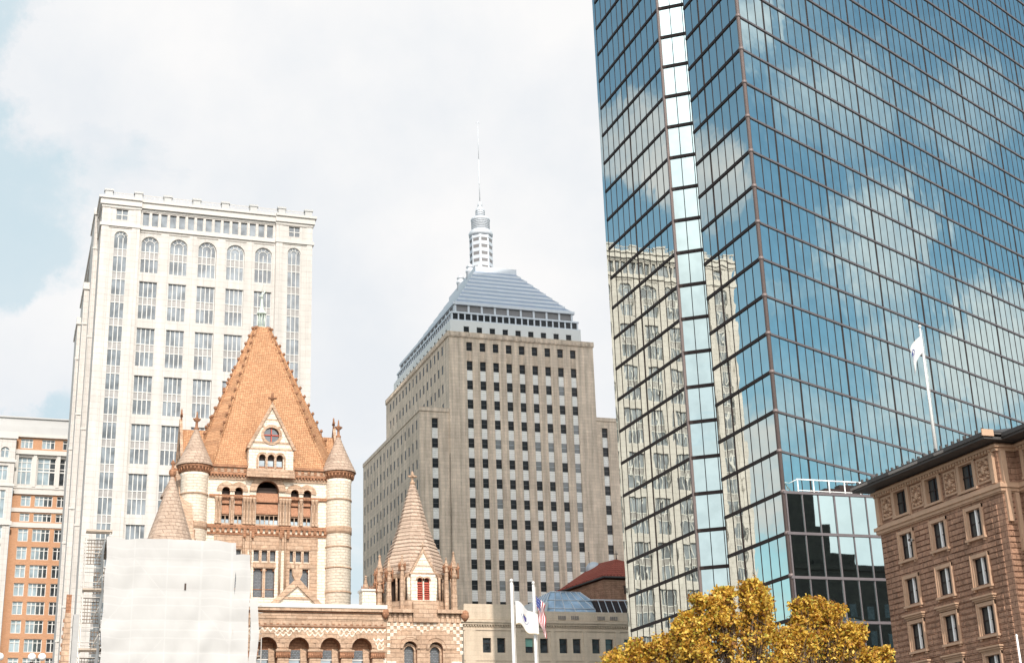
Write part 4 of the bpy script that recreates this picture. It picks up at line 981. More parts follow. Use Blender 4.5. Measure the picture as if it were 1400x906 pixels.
# zigzag band of pale and brown stone
def zig(u0, u1, zt_, n, th=.17, d=-.055):
    g = MB().use('cream')
    w = (u1 - u0) / n
    for i in range(n):
        a = u0 + i * w; m_ = a + w / 2; b = a + w
        g.prism(fa, [(a, zt_), (m_, zt_ - .22), (b, zt_), (b, zt_ - th), (m_, zt_ - .22 - th), (a, zt_ - th)], d, -.003)
    g.build('zigzag_band', C_)
zig(12.3, 28.55, 17.5, 37)
for i in range(-1, 4):
    c = 18.5 + 2.46 * i - .44; zig(c - .66, c + .66, 17.16, 3, .15)
zig(27.55, 28.4, 16.8, 2); zig(27.75, 28.4, 16.45, 2); zig(27.85, 28.4, 16.1, 1)
g = MB().use('cream'); g.fbox(fa, 27.9, 28.6, 11, 15.2, -.05, -.003); g.build('pale_quoins', C_)
# carved piers and recessed windows of the arcade
pr = MB().use('brown'); pr.fbox(front(0), .0, .86, 0, 3.6, -.12, .3); pr.use('brownd'); pr.fbox(front(0), -.12, .98, 3.6, 4.05, -.2, .4); pr.use('brown'); pr.fbox(front(0), -.16, 1.02, 4.05, 4.22, -.24, .42)
pr.use('brownd')
for k in range(6): pr.fbox(front(0), -.05 + k * .17, .05 + k * .17, 3.68, 3.9, -.3, -.2)
many('carved_pier', pr, C_, [(a - .86, YA - .02, 11.6) for a in arch + [arch[-1] + 2.46]])
aw = MB().use('leaded'); aw.fquad(front(0), 0, 1.05, 0, 4.3, 0); aw.use('brownd'); aw.fquad(front(0), -.05, 1.8, 0, 5.2, .06); aw.use('brown')
aw.hexa([(1.05, -.85, 0), (1.58, -.85, 0), (1.58, .05, 0), (1.05, .05, 0), (1.05, -.02, 4.4), (1.58, -.3, 3.9), (1.58, .05, 4.4), (1.05, .05, 4.4)])
aw.use('lglass'); aw.fquad(front(0), .12, .95, 1.2, 3.5, -.02); aw.use('wmull'); aw.fbox(front(0), 0, 1.05, 3.52, 3.6, -.06, -.003); aw.use('leaded'); aw.ring(front(0), .52, 2.6, .26, .36, 0, 360, -.04, -.021, 16)
many('arcade_window', aw, C_, [(a, YA + .85, 11.6) for a in arch])

# stair turret with octagonal belfry
BX, BY = 31.7, 115.1
g = MB().use('brown')
wops = [(29.95, 31.1, 10, 16.55, True), (32.05, 33.2, 10, 16.5, True)]
g.facade(front(YA + .01), 28.63, 34.75, 0, 18.7, wops, depth=.7, reveal='brownd')
g.face([(34.75, YA + .01, 0), (34.75, 118.2, 0), (34.75, 118.2, 18.7), (34.75, YA + .01, 18.7)]); g.face([(28.63, 118.2, 0), (34.75, 118.2, 0), (34.75, 118.2, 18.7), (28.63, 118.2, 18.7)]); g.face([(28.63, YA, 0), (28.63, 118.2, 0), (28.63, 118.2, 18.7), (28.63, YA, 18.7)])
g.face([(28.63, YA, 18.69), (34.75, YA, 18.69), (34.75, 118.2, 18.69), (28.63, 118.2, 18.69)])
g.use('cream')
fq = front(YA)
s_ = .27
for r_ in range(9):
    z = 17.72 - r_ * s_
    for c in range(23):
        if (r_ + c) % 2: continue
        u = 28.66 + c * s_; uc = u + s_ / 2; zc = z + s_ / 2
        if r_ >= 3:
            if min(math.hypot(uc - 30.52, zc - 15.97), math.hypot(uc - 32.62, zc - 15.9)) < 1.62: continue
            if 29.3 < uc < 34.1 : continue
        g.fbox(fq, u, u + s_ - .01, z, z + s_ - .01, -.02, .006)
g.fbox(fq, 28.66, 29.4, 10, 15.0, -.03, .006); g.fbox(fq, 33.9, 34.72, 10, 15.0, -.03, .006)
g.use('brown')
for c, zc, e in ((30.525, 15.97, 0), (32.625, 15.92, .012)):
    g.ring(fq, c, zc, .58, .80, 0, 180, -.1, .006, 16); g.ring(fq, c, zc, .9, 1.6, 0, 180, -.03 - e, .006 - e / 4, 14)
for i in range(14): g.use('brown'); g.fbox(fq, 28.75 + i * .43, 28.97 + i * .43, 18.0, 18.72, -.1, .004)
g.fbox(fq, 28.4, 30.75, 18.72, 19.0, -.4, .3); g.fbox(fq, 32.7, 35.0, 18.72, 19.0, -.4, .3); g.fbox(fq, 30.76, 32.69, 18.0, 19.6, -.22, .3)
g.use('brownd'); g.lathe(28.5, YA - .25, [(.1, 18.2), (.3, 18.5), (.28, 18.9), (.1, 19.05)], 8); g.lathe(35.0, YA - .25, [(.1, 18.1), (.35, 18.45), (.3, 18.85), (.1, 19.0)], 8)
g.build('stair_tower', C_)
tw = MB().use('leaded'); tw.fquad(front(0), 0, 1.15, 0, 6.4, 0); tw.use('brown'); tw.fbox(front(0), 0, .18, 0, 5.7, -.3, -.003); tw.fbox(front(0), .97, 1.15, 0, 5.7, -.3, -.003)
tw.ring(front(0), .575, 5.72, .4, .6, 0, 180, -.3, -.003, 12)
many('stair_window', tw, C_, [(29.95, YA + .6, 10.1), (32.05, YA + .6, 10.05)])
# belfry: eight faces
g = MB().use('brown'); g.lathe(BX, BY, [(3.25, 18.7), (3.25, 19.75), (3.15, 19.8), (3.0, 19.8)], 8, a0=R(22.5), smooth=False)
g.use('void'); g.lathe(BX, BY, [(2.45, 19.8), (2.45, 21.9)], 8, a0=R(22.5), smooth=False)
g.use('brown'); g.lathe(BX, BY, [(2.9, 21.6), (3.0, 21.65), (3.05, 21.95), (2.8, 22.0)], 8, a0=R(22.5), smooth=False)
for i in range(8):
    a = R(22.5 + 45 * i); c, s2 = math.cos(a), math.sin(a)
    g.use('cream'); g.tube((BX + 2.8 * c, BY + 2.8 * s2, 19.7), (BX + 2.8 * c, BY + 2.8 * s2, 21.7), .2, 6)
    g.use('brown')
    for o in (-7.5, 7.5):
        A = a + R(o); g.tube((BX + 2.92 * math.cos(A), BY + 2.92 * math.sin(A), 19.7), (BX + 2.92 * math.cos(A), BY + 2.92 * math.sin(A), 21.65), .11, 6)
    A = R(45 * i); g.tube((BX + 2.72 * math.cos(A), BY + 2.72 * math.sin(A), 19.7), (BX + 2.72 * math.cos(A), BY + 2.72 * math.sin(A), 21.65), .10, 6)
g.build('octagonal_belfry', C_)
g = MB().use('shingle'); prof = []
n = 24
for k in range(n):
    t = k / n; t2 = (k + 1) / n; r = 2.75 * (1 - t) ** .94 + .14 - .22 * math.sin(math.pi * t) ** 2; r2 = 2.75 * (1 - t2) ** .94 + .14 - .22 * math.sin(math.pi * t2) ** 2
    prof += [(r + .03, 22.0 + 7.9 * t), (r + .05, 22.0 + 7.9 * t + .05), (r2 - .01, 22.0 + 7.9 * t2 - .01)]
g.lathe(BX, BY, prof, 8, a0=R(22.5), smooth=False)
spi = g.build('conical_spire', C_)
g = MB().use('brown'); g.lathe(BX, BY, [(.2, 29.8), (.26, 30.0), (.12, 30.1), (.1, 30.35), (.12, 30.8), (.05, 31.0)], 8)
for a in range(4): A = R(90 * a); g.tube((BX, BY, 30.5), (BX + .38 * math.cos(A), BY + .38 * math.sin(A), 30.55), .1, 5)
g.build('cross_finial', spi)
fd = front(YA + .12)
g = MB().use('cream'); g.facade(fd, BX - 1.02, BX + 1.02, 19.62, 21.9, [(BX - .5, BX - .06, 19.8, 21.55, True), (BX + .06, BX + .5, 19.8, 21.55, True)], depth=.3, reveal='redlouv')
g.prism(fd, [(BX - 1.02, 21.9), (BX + 1.02, 21.9), (BX, 23.75)], 0, .3); g.face([(BX - 1.02, YA + .12, 19.6), (BX - 1.02, YA + 1.2, 19.6), (BX - 1.02, YA + 1.2, 21.9), (BX - 1.02, YA + .12, 21.9)]); g.face([(BX + 1.02, YA + .12, 19.6), (BX + 1.02, YA + 1.2, 19.6), (BX + 1.02, YA + 1.2, 21.9), (BX + 1.02, YA + .12, 21.9)])
g.use('brown'); g.ring(fd, BX - .28, 21.33, .23, .36, 0, 180, -.05, -.003, 8); g.ring(fd, BX + .28, 21.33, .23, .36, 0, 180, -.05, -.003, 8)
g.prism(fd, [(BX - 1.15, 21.85), (BX - .98, 21.85), (BX, 23.62), (BX, 23.95)], -.06, .35); g.prism(fd, [(BX + 1.15, 21.85), (BX, 23.95), (BX, 23.62), (BX + .98, 21.85)], -.06, .35); g.fbox(fd, BX - 1.0, BX + 1.0, 21.87, 21.97, -.05, -.003)
g.fbox(fd, BX - .75, BX + .75, 22.5, 22.56, -.03, -.003)
g.tube((BX, YA + .2, 23.9), (BX, YA + .2, 24.4), .06, 5); g.tube((BX - .25, YA + .2, 24.15), (BX + .25, YA + .2, 24.15), .06, 5)
g.use('shingle'); g.face([(BX - 1.1, YA + .3, 21.9), (BX, YA + .3, 23.8), (BX, YA + 2.3, 23.8), (BX - 1.1, YA + 1.2, 21.9)]); g.face([(BX + 1.1, YA + .3, 21.9), (BX, YA + .3, 23.8), (BX, YA + 2.3, 23.8), (BX + 1.1, YA + 1.2, 21.9)])
g.build('louvred_gable', spi)
g = MB()
for x in (BX - .5, BX + .06):
    g.use('void'); g.fquad(fd, x, x + .44, 19.8, 21.6, .28); g.use('redlouv')
    for k in range(8): z = 19.85 + k * .175; g.hexa([(x + .01, YA + .18, z), (x + .43, YA + .18, z), (x + .43, YA + .36, z + .12), (x + .01, YA + .36, z + .12), (x + .01, YA + .18, z + .07), (x + .43, YA + .18, z + .07), (x + .43, YA + .36, z + .17), (x + .01, YA + .36, z + .17)])
g.build('red_louvre', spi)
def pinnacle(x, y, z, h, r):
    q = MB().use('brown'); q.lathe(x, y, [(r * 1.15, 18.6), (r * 1.15, z - .1), (r, z), (r, z + h * .35), (r * 1.4, z + h * .38), (r * 1.4, z + h * .44), (r * .9, z + h * .46), (r * .9, z + h * .6), (r * 1.25, z + h * .63), (r * .6, z + h * .8), (r * .25, z + h * .93), (r * .5, z + h * .95), (r * .1, z + h)], 8, smooth=False)
    q.use('brownd')
    for k in range(4):
        A = R(45 + 90 * k); q.tube((x, y, z + h * .55), (x + r * 2.2 * math.cos(A), y + r * 2.2 * math.sin(A), z + h * .60), r * .35, 5)
        q.lathe(x + r * 1.7 * math.cos(A), y + r * 1.7 * math.sin(A), [(r * .3, z + h * .35), (r * .35, z + h * .6), (r * .1, z + h * .72)], 5)
    return q.build('pinnacle', C_)
for x, y, z, h, r in ((29.0, 112.6, 20.2, 3.0, .2), (34.45, 112.8, 20.4, 3.5, .24), (28.9, 115.2, 20.0, 3.9, .26), (28.4, 113.4, 19.3, 3.3, .24), (30.0, 112.3, 21.4, 2.0, .17), (33.7, 112.4, 21.4, 1.9, .16), (29.2, 117.6, 19.4, 3.4, .24), (34.9, 115.4, 20.3, 2.6, .2), (27.6, 114.6, 19.2, 2.9, .22), (34.4, 117.6, 19.4, 3.4, .22)):
    pinnacle(x, y, z, h, r)
g = MB().use('cream'); g.box(27.0, 28.1, 113.2, 114.4, 18.9, 20.6); g.use('wtrim'); g.box(26.9, 28.2, 113.1, 114.5, 20.6, 20.75); g.build('chimney', C_)
# west tower cone rising out of the scaffold
g = MB().use('shingle'); prof = []
n = 20
for k in range(n):
    t = k / n; t2 = (k + 1) / n; r = 2.6 * (1 - t) + .1; r2 = 2.6 * (1 - t2) + .1
    prof += [(r, 21.2 + 8.2 * t), (r2 + .035, 21.2 + 8.2 * t2 - .02)]
WX, WY = 11.95, 114.2
g.lathe(WX, WY, prof, 18, smooth=False); wc = g.build('west_cone_roof', C_)
g = MB().use('brownd'); g.lathe(WX, WY, [(.14, 29.3), (.3, 29.6), (.28, 29.85), (.12, 30.0), (.1, 30.3), (.22, 30.4), (.05, 30.7)], 8); g.build('finial', wc)
g = MB().use('cream'); g.lathe(WX, WY, [(2.5, 0), (2.5, 21.25)], 20); g.build('west_tower_drum', C_)
# stepped brown gable left of the great tower, seen edge-on
g = MB().use('brown')
fr_ = side(14.6)
g.prism(fr_, [(126, 0), (139, 0), (139, 36.5), (134, 33.2), (130.5, 29.8), (128, 26.2), (126.5, 23)], 0, 1.0)
g.use('brownd')
for i in range(11):
    y = 127.2 + i * 1.05; z = 24.6 + i * 1.05; g.box(14.4, 15.8, y, y + .7, z, z + .8)
g.build('side_gable', C_)

# ================================================================== SCAFFOLD
S = thing('church_scaffold', (12, 106, 0), 'tall scaffold wrapped in white netting in front of the church', 'scaffold')
from mathutils import noise as mn
def sheet(fr, u0, u1, z0, z1, d, amp=.10, nu=60, nz=70, topw=.22):
    q = MB().use('sheet'); q.sm = True
    q.mats = [M['sheet'], M['seam']]
    def seam(u, z):
        if any(abs(z - zz_) < .05 for zz_ in (3, 5.05, 7.1, 9.15, 11.2, 13.2, 14.2, 15.25, 15.8, 16.4, 17.4, 18.0, 18.5, 19.55, 20.1, 20.6, 21.3)): return 1
        if any(abs(u - uu_) < .05 for uu_ in (8.35, 10.6, 12.9, 15.0)): return 1
        for x0_, x1_, za in ((8.4, 10.6, 20.6), (10.6, 8.4, 15.3), (12.9, 15.1, 17.4), (12.9, 10.6, 13.2), (8.4, 6.6, 18.6)):
            t_ = (u - x0_) / (x1_ - x0_)
            if 0 <= t_ <= 1 and abs(z - (za - 2.6 * t_)) < .06: return 1
        return 0
    b = len(q.v)
    for j in range(nz + 1):
        for i in range(nu + 1):
            u = u0 + (u1 - u0) * i / nu; t = j / nz
            if i in (0, nu): u += .16 * mn.noise(Vector((d + u0, t * nz / 22, 7.7)))
            zt_ = z1 + (topw * mn.noise(Vector((u * .7, 3.1, 0))) if topw else 0)
            z = z0 + (zt_ - z0) * t
            bay = abs(math.sin(math.pi * z / 2.05)) * .6 + abs(math.sin(math.pi * (u + .3) / 2.35)) * .5
            dd = d - amp * bay - amp * 1.3 * mn.noise(Vector((u * .8, z * .6, d))) - amp * .2 * mn.noise(Vector((u * 2.6 + z * .8, z * 1.1, 4.2)))
            q.v.append(fr.P(u, z, dd))
    for j in range(nz):
        for i in range(nu):
            a = b + j * (nu + 1) + i; q.f.append((a, a + 1, a + nu + 2, a + nu + 1)); q.m.append(seam(u0 + (u1 - u0) * (i + .5) / nu, z0 + (z1 - z0) * (j + .5) / nz)); q.smooth.append(True)
    return q
fS = front(102.0)
for nm, u0, u1, z0, z1 in (('netting', 6.47, 15.23, 0, 21.95), ('netting', 15.23, 16.31, 0, 21.1), ('netting', 16.31, 16.85, 0, 18.05), ):
    sheet(fS, u0, u1, z0, z1, 0, nu=max(8, int((u1 - u0) * 13)), nz=240).build(nm, S)
sheet(side(6.47), 102, 109.6, 0, 21.9, 0, nu=30).build('netting', S)
q = MB().use('sheet'); q.face([(6.47, 102, 21.85), (15.23, 102, 21.85), (15.23, 109.6, 21.85), (6.47, 109.6, 21.85)]); q.build('netting', S)
q = MB().use('void'); q.fbox(fS, 11.8, 11.92, 18.5, 18.95, -.13, -.1); q.build('tear', S)
q = MB().use('pole')
for x in (5.25, 6.85):
    for y in (104.2, 106.0): q.tube((x, y, 0), (x, y, 22.4), .045, 6)
for z in [1 + 2.03 * k for k in range(11)]:
    for y in (104.2, 106): q.tube((5.15, y, z), (6.95, y, z), .03, 5); q.tube((5.15, y, z + 1), (6.95, y, z + 1), .025, 5)
for x in (17.0, 17.35):
    q.tube((x, 103, 0), (x, 103, 18.3 if x < 17.1 else 15.5), .035, 6)
for k in range(9): z = 1.6 + 1.95 * k; q.tube((16.85, 103, z), (17.4, 103, z), .03, 5); q.tube((16.85, 103, z + .5), (17.35, 103, z + .5), .025, 5)
q.build('standing_tubes', S)
for k in range(6):
    z = 2.6 + 4.06 * k - .2; q = MB().use('plank'); q.box(5.2, 6.95, 104.0, 104.5, z, z + .07); q.build('deck', S)
    q = MB().use('plank'); q.box(5.2, 6.95, 104.0, 104.04, z + .02, z + .2); q.build('toe_board', S)
for k in range(8): q = MB().use('plank'); q.box(16.9, 17.4, 103.1, 104.6, 2.2 + 2.0 * k, 2.28 + 2.0 * k); q.build('deck', S)
q = MB().use('pole')
for k in range(11):
    z = .5 + 2.03 * k
    q.tube((5.95, 104.0, z), (6.85, 104.0, z + 1.9), .03, 5)
q.build('diagonal_brace', S)
q = MB().use('rust')
for k in range(11):
    z0_ = .35 + 2.03 * k
    if k % 2 == 0:
        for i in range(7): x = 5.28 + i * .19; q.tube((x, 104.9, z0_), (x, 104.9, z0_ + 1.7), .016, 4)
        for j in range(8): q.tube((5.2, 104.9, z0_ + j * .24), (6.5, 104.9, z0_ + j * .24), .028, 4)
    else:
        for i in range(5): x = 6.0 + i * .2; q.tube((x, 104.9, z0_), (x, 104.9, z0_ + 1.5), .02, 4)
        for j in range(6): q.tube((5.95, 104.9, z0_ + j * .28), (6.9, 104.9, z0_ + j * .28), .024, 4)
q.build('guard_mesh', S)
# brownstone pinnacle beside the scaffold
P_ = thing('stone_pinnacle', (4.0, 96, 0), 'narrow brown stone pinnacle with a weathered cap beside the scaffold at lower left', 'pinnacle')
q = MB().use('brown'); q.hexa([(3.3, 95.6, 0), (4.34, 95.6, 0), (4.34, 96.6, 0), (3.3, 96.6, 0), (3.84, 95.7, 15.9), (4.2, 95.7, 15.9), (4.2, 96.2, 15.9), (3.84, 96.2, 15.9)]); q.build('shaft', P_)
q = MB().use('brownd'); q.box(3.86, 4.17, 95.75, 96.15, 15.9, 17.05)
for k in range(12): q.box(3.74 - k * .018, 3.8 - k * .018, 95.5, 95.7, 15.3 - k * .5, 15.5 - k * .5)
q.build('cap', P_)
q = MB().use('pinlead'); q.box(4.36, 4.7, 95.9, 96.7, 0, 15.85); q.build('lead_sheathing', P_)

# ================================================================== CREAM LIMESTONE BUILDING
E_ = thing('cream_stone_building', (65, 208, 0), 'low cream limestone building with square windows and a glass skylight, half in shade', 'office building')
YE = 208.0; fe = front(YE)
cw = [67.82, 70.06, 74.5, 76.85, 79.95, 82.12, 85.25, 87.45, 90.55, 92.75, 95.9, 98.1]
rz = [27.75 - 4.3 * k for k in range(7)]
g = MB().use('ccream'); 
g.facade(fe, 64.9, 104, 0, 33.4, [(x, x + 1.3, z, z + 2.15) for x in cw for z in rz], depth=.45)
g.face([(64.9, YE, 0), (64.9, 240, 0), (64.9, 240, 33.4), (64.9, YE, 33.4)]); g.face([(104, YE, 0), (104, 240, 0), (104, 240, 33.4), (104, YE, 33.4)])
g.use('roofgrey'); g.face([(64.9, YE, 33.38), (104, YE, 33.38), (104, 240, 33.38), (64.9, 240, 33.38)])
g.build('wall', E_)
g = MB().use('ccream')
g.fbox(fe, 65.05, 73.2, 32.6, 34.85, -.05, -.003); g.box(64.95, 65.05, YE - .05, 239, 33.4, 34.8); g.box(73.2, 73.4, YE - .05, YE + 1.5, 33.4, 34.5)
g.fbox(fe, 73.41, 104, 32.6, 33.95, -.05, -.003)
g.fbox(fe, 64.5, 104.3, 32.1, 32.45, -.55, -.003); g.fbox(fe, 64.65, 104.2, 31.8, 32.1, -.35, -.003); g.fbox(fe, 64.8, 104.1, 31.0, 31.25, -.12, -.003)
for i in range(96): x = 65 + i * .41; g.fbox(fe, x, x + .2, 31.55, 31.8, -.25, -.004)
for u0, u1 in ((65.1, 66.7), (73.0, 73.9), (78.5, 79.2), (83.8, 84.5), (89.1, 89.9), (94.5, 95.2)): g.fbox(fe, u0, u1, 0, 31.0, -.1, -.003)
g.fbox(fe, 64.9, 104, 26.55, 26.8, -.08, -.003)
g.box(64.4, 64.88, YE - .5, 239, 32.1, 32.45)
g.build('cornice', E_)
g = MB().use('hcorn2')
for x in (76.5, 79.9, 82.0, 86.3, 88.4, 92.6, 94.7):
    for k in range(4): g.fbox(fe, x + k * .33, x + k * .33 + .2, 32.75, 33.3, -.2, -.055)
g.build('carved_ornament', E_)
wn_ = MB().use('dglass'); wn_.fquad(front(0), 0, 1.3, 0, 2.15, 0); wn_.use('bronze'); wn_.fbox(front(0), 0, 1.3, 1.35, 1.42, -.05, -.003); wn_.fbox(front(0), 0, .06, 0, 2.15, -.05, -.003); wn_.fbox(front(0), 1.24, 1.3, 0, 2.15, -.05, -.003)
many('window', wn_, E_, [(x, YE + .42, z) for z in rz for x in cw])
M['blind'] = plain('green_blind', (0.18, 0.36, 0.30), var=.1)
q = MB().use('blind'); q.fbox(fe, 74.56, 75.75, 28.7, 29.85, .3, .36); q.build('green_blind', E_)
# skylight
g = MB().use('sky_glass')
g.hexa([(79.5, 214, 34.0), (92, 214, 34.0), (92, 228, 34.0), (79.5, 228, 34.0), (82.6, 218, 38.6), (87.6, 218, 38.6), (87.6, 224, 38.6), (82.6, 224, 38.6)])
sk = g.build('skylight', E_)
g = MB().use('bmetal2')
for t in [i / 6 for i in range(7)]:
    g.tube((79.5 + 12.5 * t, 213.95, 34.05), (82.6 + 5 * t, 217.95, 38.65), .08, 4); 
for t in (0, .33, .66, 1): g.tube((79.5 + 3.1 * t, 213.9 + 4 * t, 34.1 + 4.5 * t), (92 - 4.4 * t, 213.9 + 4 * t, 34.1 + 4.5 * t), .08, 4)
for t in [i / 5 for i in range(6)]: g.tube((79.45, 214 + 14 * t, 34.0), (82.55, 218 + 6 * t, 38.6), .08, 4)
g.build('glazing_bar', sk)
g = MB().use('roofgrey'); g.hexa([(75.5, 212, 33.4), (79.4, 212, 33.4), (79.4, 232, 33.4), (75.5, 232, 33.4), (78.8, 216, 36.6), (81.5, 216, 36.6), (81.5, 228, 36.6), (78.8, 228, 36.6)])
g.use('bronze'); g.hexa([(89, 212.3, 34.0), (103, 212.3, 34.0), (103, 228, 34.0), (89, 228, 34.0), (89, 216.2, 37.0), (103, 216.2, 37.0), (103, 224, 37.0), (89, 224, 37.0)])
g.build('low_roof', E_)
g = MB().use('bmetal2')
for i in range(12): x = 89.8 + i * 1.15; g.tube((x - .8, 212.1, 34.1), (x + .1, 216.1, 37.1), .07, 4)
g.tube((88.5, 216.1, 37.15), (103, 216.1, 37.15), .1, 4)
g.build('roof_rib', E_)

# ================================================================== RED TILED BUILDING
Q = thing('red_roofed_building', (104, 250, 0), 'brown stone building with a red hipped tile roof behind the cream building', 'building')
g = MB().use('hstone')
g.hexa([(95.2, 250, 0), (120, 246, 0), (120, 285, 0), (108.8, 285, 0), (95.2, 250, 41.0), (120, 246, 41.0), (120, 285, 41.0), (108.8, 285, 41.0)])
g.hexa([(100.4, 262.4, 0), (105.6, 250.3, 0), (122, 250.3, 0), (122, 285, 0), (100.4, 262.4, 45.4), (105.6, 250.3, 46.6), (122, 250.3, 46.6), (122, 285, 46.6)])
g.build('wall', Q)
g = MB().use('redtile')
ap = (110.2, 254.6, 51.3); rg = (109.6, 263.5, 51.9)
e0, e1, e2, e3 = (99.8, 262, 45.6), (105.4, 249.9, 47.0), (122.4, 249.9, 47.0), (122.4, 286, 47.0); e4 = (110, 287, 45.6)
g.face([e0, e1, ap, rg]); g.face([e1, e2, ap]); g.face([e2, e3, rg, ap]); g.face([e3, e4, rg]); g.face([e4, e0, rg]); g.face([e0, e1, e2, e3, e4])
rf = g.build('hipped_roof', Q)
g = MB().use('redtile')
for a, b in ((e0, e1), (e1, e2)):
    n = 26
    for k in range(n):
        t = (k + .3) / n; x = a[0] + (b[0] - a[0]) * t; y = a[1] + (b[1] - a[1]) * t; z = a[2] + (b[2] - a[2]) * t; g.box(x - .12, x + .12, y - .12, y + .12, z, z + .42)
g.use('hcorn'); g.tube(e0, e1, .22, 5); g.tube(e1, e2, .22, 5)
g.build('eave_tile', rf)
g = MB().use('void'); g.box(109.5, 110.7, 250.2, 250.29, 44.0, 45.5); g.build('window', Q)
g = MB().use('hcorn'); g.tube((110.2, 254.6, 51.2), (110.2, 254.6, 53.0), .12, 6, .04); g.tube((109.8, 254.6, 52.3), (110.6, 254.6, 52.3), .08, 5); g.build('finial', rf); g = MB().use('hcorn'); g.tube((107.6, 262, 50.5), (107.6, 262, 54.0), .05, 5); g.build('lightning_rod', rf)
g = MB().use('bmetal2'); g.lathe(108.6, 262.5, [(1.5, 49.8), (1.45, 51.2), (.9, 51.9), (.3, 52.1)], 14); g.build('dome_light', rf)
g = MB().use('htrim')
for k in range(34): x = 95.6 + k * .7; g.box(x, x + .42, 249.0 - k * .11, 249.3 - k * .11 + .4, 41.0, 41.8)
g.build('cresting', Q)
# ================================================================== HOTEL
H = thing('sandstone_hotel', (55, 70, 0), 'brown rusticated sandstone hotel with a deep eave and carved panels between its top windows', 'hotel')
M['drape'] = plain('dim_drape', (0.06, 0.055, 0.05), var=.3, scale=3)
XH = 55.0; XR_ = 56.3; fh = side(XH); fk = side(XR_)
wu = [(79.15, 80.47), (75.6, 76.92), (71.96, 73.28)]
wzs = [17.9, 15.02, 12.15, 9.3, 6.4, 3.2]
attw = [(79.25, 80.55), (75.7, 77.0), (72.1, 73.4)]
ops = [(a, b, z, z + 1.58) for a, b in wu for z in wzs] + [(a, b, 20.82, 22.32) for a, b in attw]
ru = [(67.5, 68.82), (63.9, 65.22), (60.3, 61.62), (56.7, 58.02), (53.1, 54.42)]
opr = [(a, b, z, z + 1.58) for a, b in ru for z in wzs] + [(a - .05, b + .1, 20.82, 22.32) for a, b in ru]
g = MB().use('hstone')
g.facade(fh, 69.75, 82.7, 0, 23.0, ops, depth=.2, reveal='htrim')
g.facade(fk, 40, 69.75, 0, 23.0, opr, depth=.2, reveal='htrim')
g.face([(XH, 69.75, 0), (XR_, 69.75, 0), (XR_, 69.75, 23), (XH, 69.75, 23)])
g.face([(XH, 82.7, 0), (92, 82.7, 0), (92, 82.7, 23), (XH, 82.7, 23)]); g.face([(92, 40, 0), (92, 82.7, 0), (92, 82.7, 23), (92, 40, 23)]); g.face([(XR_, 40, 0), (92, 40, 0), (92, 40, 23), (XR_, 40, 23)])
g.build('wall', H)
# rusticated blocks standing proud of the wall face
rnd = random.Random(21)
g = MB().use('hstone')
def blocks(fr, u0, u1, z0, z1, ops_, ch=.345):
    z = z0
    while z + ch <= z1:
        u = u0 + .03
        while u < u1 - .1:
            w = min(rnd.uniform(.55, 1.25), u1 - .03 - u)
            a, b = u, u + w
            segs = [(a, b)]
            for o in ops_:
                if o[2] - .34 < z + ch and o[3] + .34 > z:
                    ns = []
                    for p, q_ in segs:
                        if q_ <= o[0] - .33 or p >= o[1] + .33: ns.append((p, q_)); continue
                        if p < o[0] - .36: ns.append((p, o[0] - .34))
                        if q_ > o[1] + .36: ns.append((o[1] + .34, q_))
                    segs = ns
            for p, q_ in segs:
                if q_ - p > .08:
                    d0 = -rnd.uniform(.03, .075); t = .035
                    P = fr.P
                    g.hexa([P(p, z + .02, -.003), P(q_ - .02, z + .02, -.003), P(q_ - .02 - t, z + .02 + t, d0), P(p + t, z + .02 + t, d0 * rnd.uniform(.8, 1.2)),
                            P(p, z + ch - .02, -.003), P(q_ - .02, z + ch - .02, -.003), P(q_ - .02 - t, z + ch - .02 - t, d0), P(p + t, z + ch - .02 - t, d0 * rnd.uniform(.8, 1.2))])
            u = b
        z += ch
blocks(fh, 70.9, 82.1, 0.4, 19.9, ops)
blocks(fh, 70.35, 70.86, 0.4, 19.9, []); blocks(fh, 82.15, 82.68, 0.4, 19.9, [])
blocks(fk, 50, 69.6, 0.4, 19.9, opr)
rx = Fr((XH, 69.75), (1, 0), (0, 1)); blocks(rx, 0.0, 1.25, .4, 19.9, [])
g.build('rusticated_block', H)
# surrounds, sills, hoods
s0 = MB().use('htrim'); ff = front(0)
s0.fbox(ff, -.22, -.01, -.1, 1.82, -.10, .0); s0.fbox(ff, 1.33, 1.54, -.1, 1.82, -.10, 0); s0.fbox(ff, -.22, 1.54, 1.6, 1.82, -.11, -.004); s0.fbox(ff, -.3, 1.62, -.24, -.1, -.2, 0)
s0.fbox(ff, -.22, -.15, -.1, 1.82, -.15, -.101); s0.fbox(ff, 1.47, 1.54, -.1, 1.82, -.15, -.101)
for k in (0.0, 1.05): s0.fbox(ff, -.22 + k * 1.5, -.07 + k * 1.5, -.36, -.24, -.14, 0)
def hplace(name, mb, lst, fr, xx): many(name, mb, H, [(xx, b, z) for a, b, z in lst], sidef=True)
hplace('window_surround', s0, [(a, b, z) for z in wzs for a, b in wu], fh, XH - .003)
hplace('window_surround', s0, [(a, b, z) for z in wzs for a, b in ru], fk, XR_ - .003)
hd = MB().use('htrim'); hd.fbox(ff, -.42, 1.74, 2.10, 2.20, -.34, 0); hd.fbox(ff, -.34, 1.66, 1.98, 2.10, -.24, 0); hd.fbox(ff, -.26, 1.58, 1.88, 1.98, -.14, 0)
hplace('window_hood', hd, [(a, b, z) for z in (12.15, 9.2) for a, b in wu] , fh, XH - .003)
hplace('window_hood', hd, [(a, b, z) for z in (12.15, 9.2) for a, b in ru], fk, XR_ - .003)
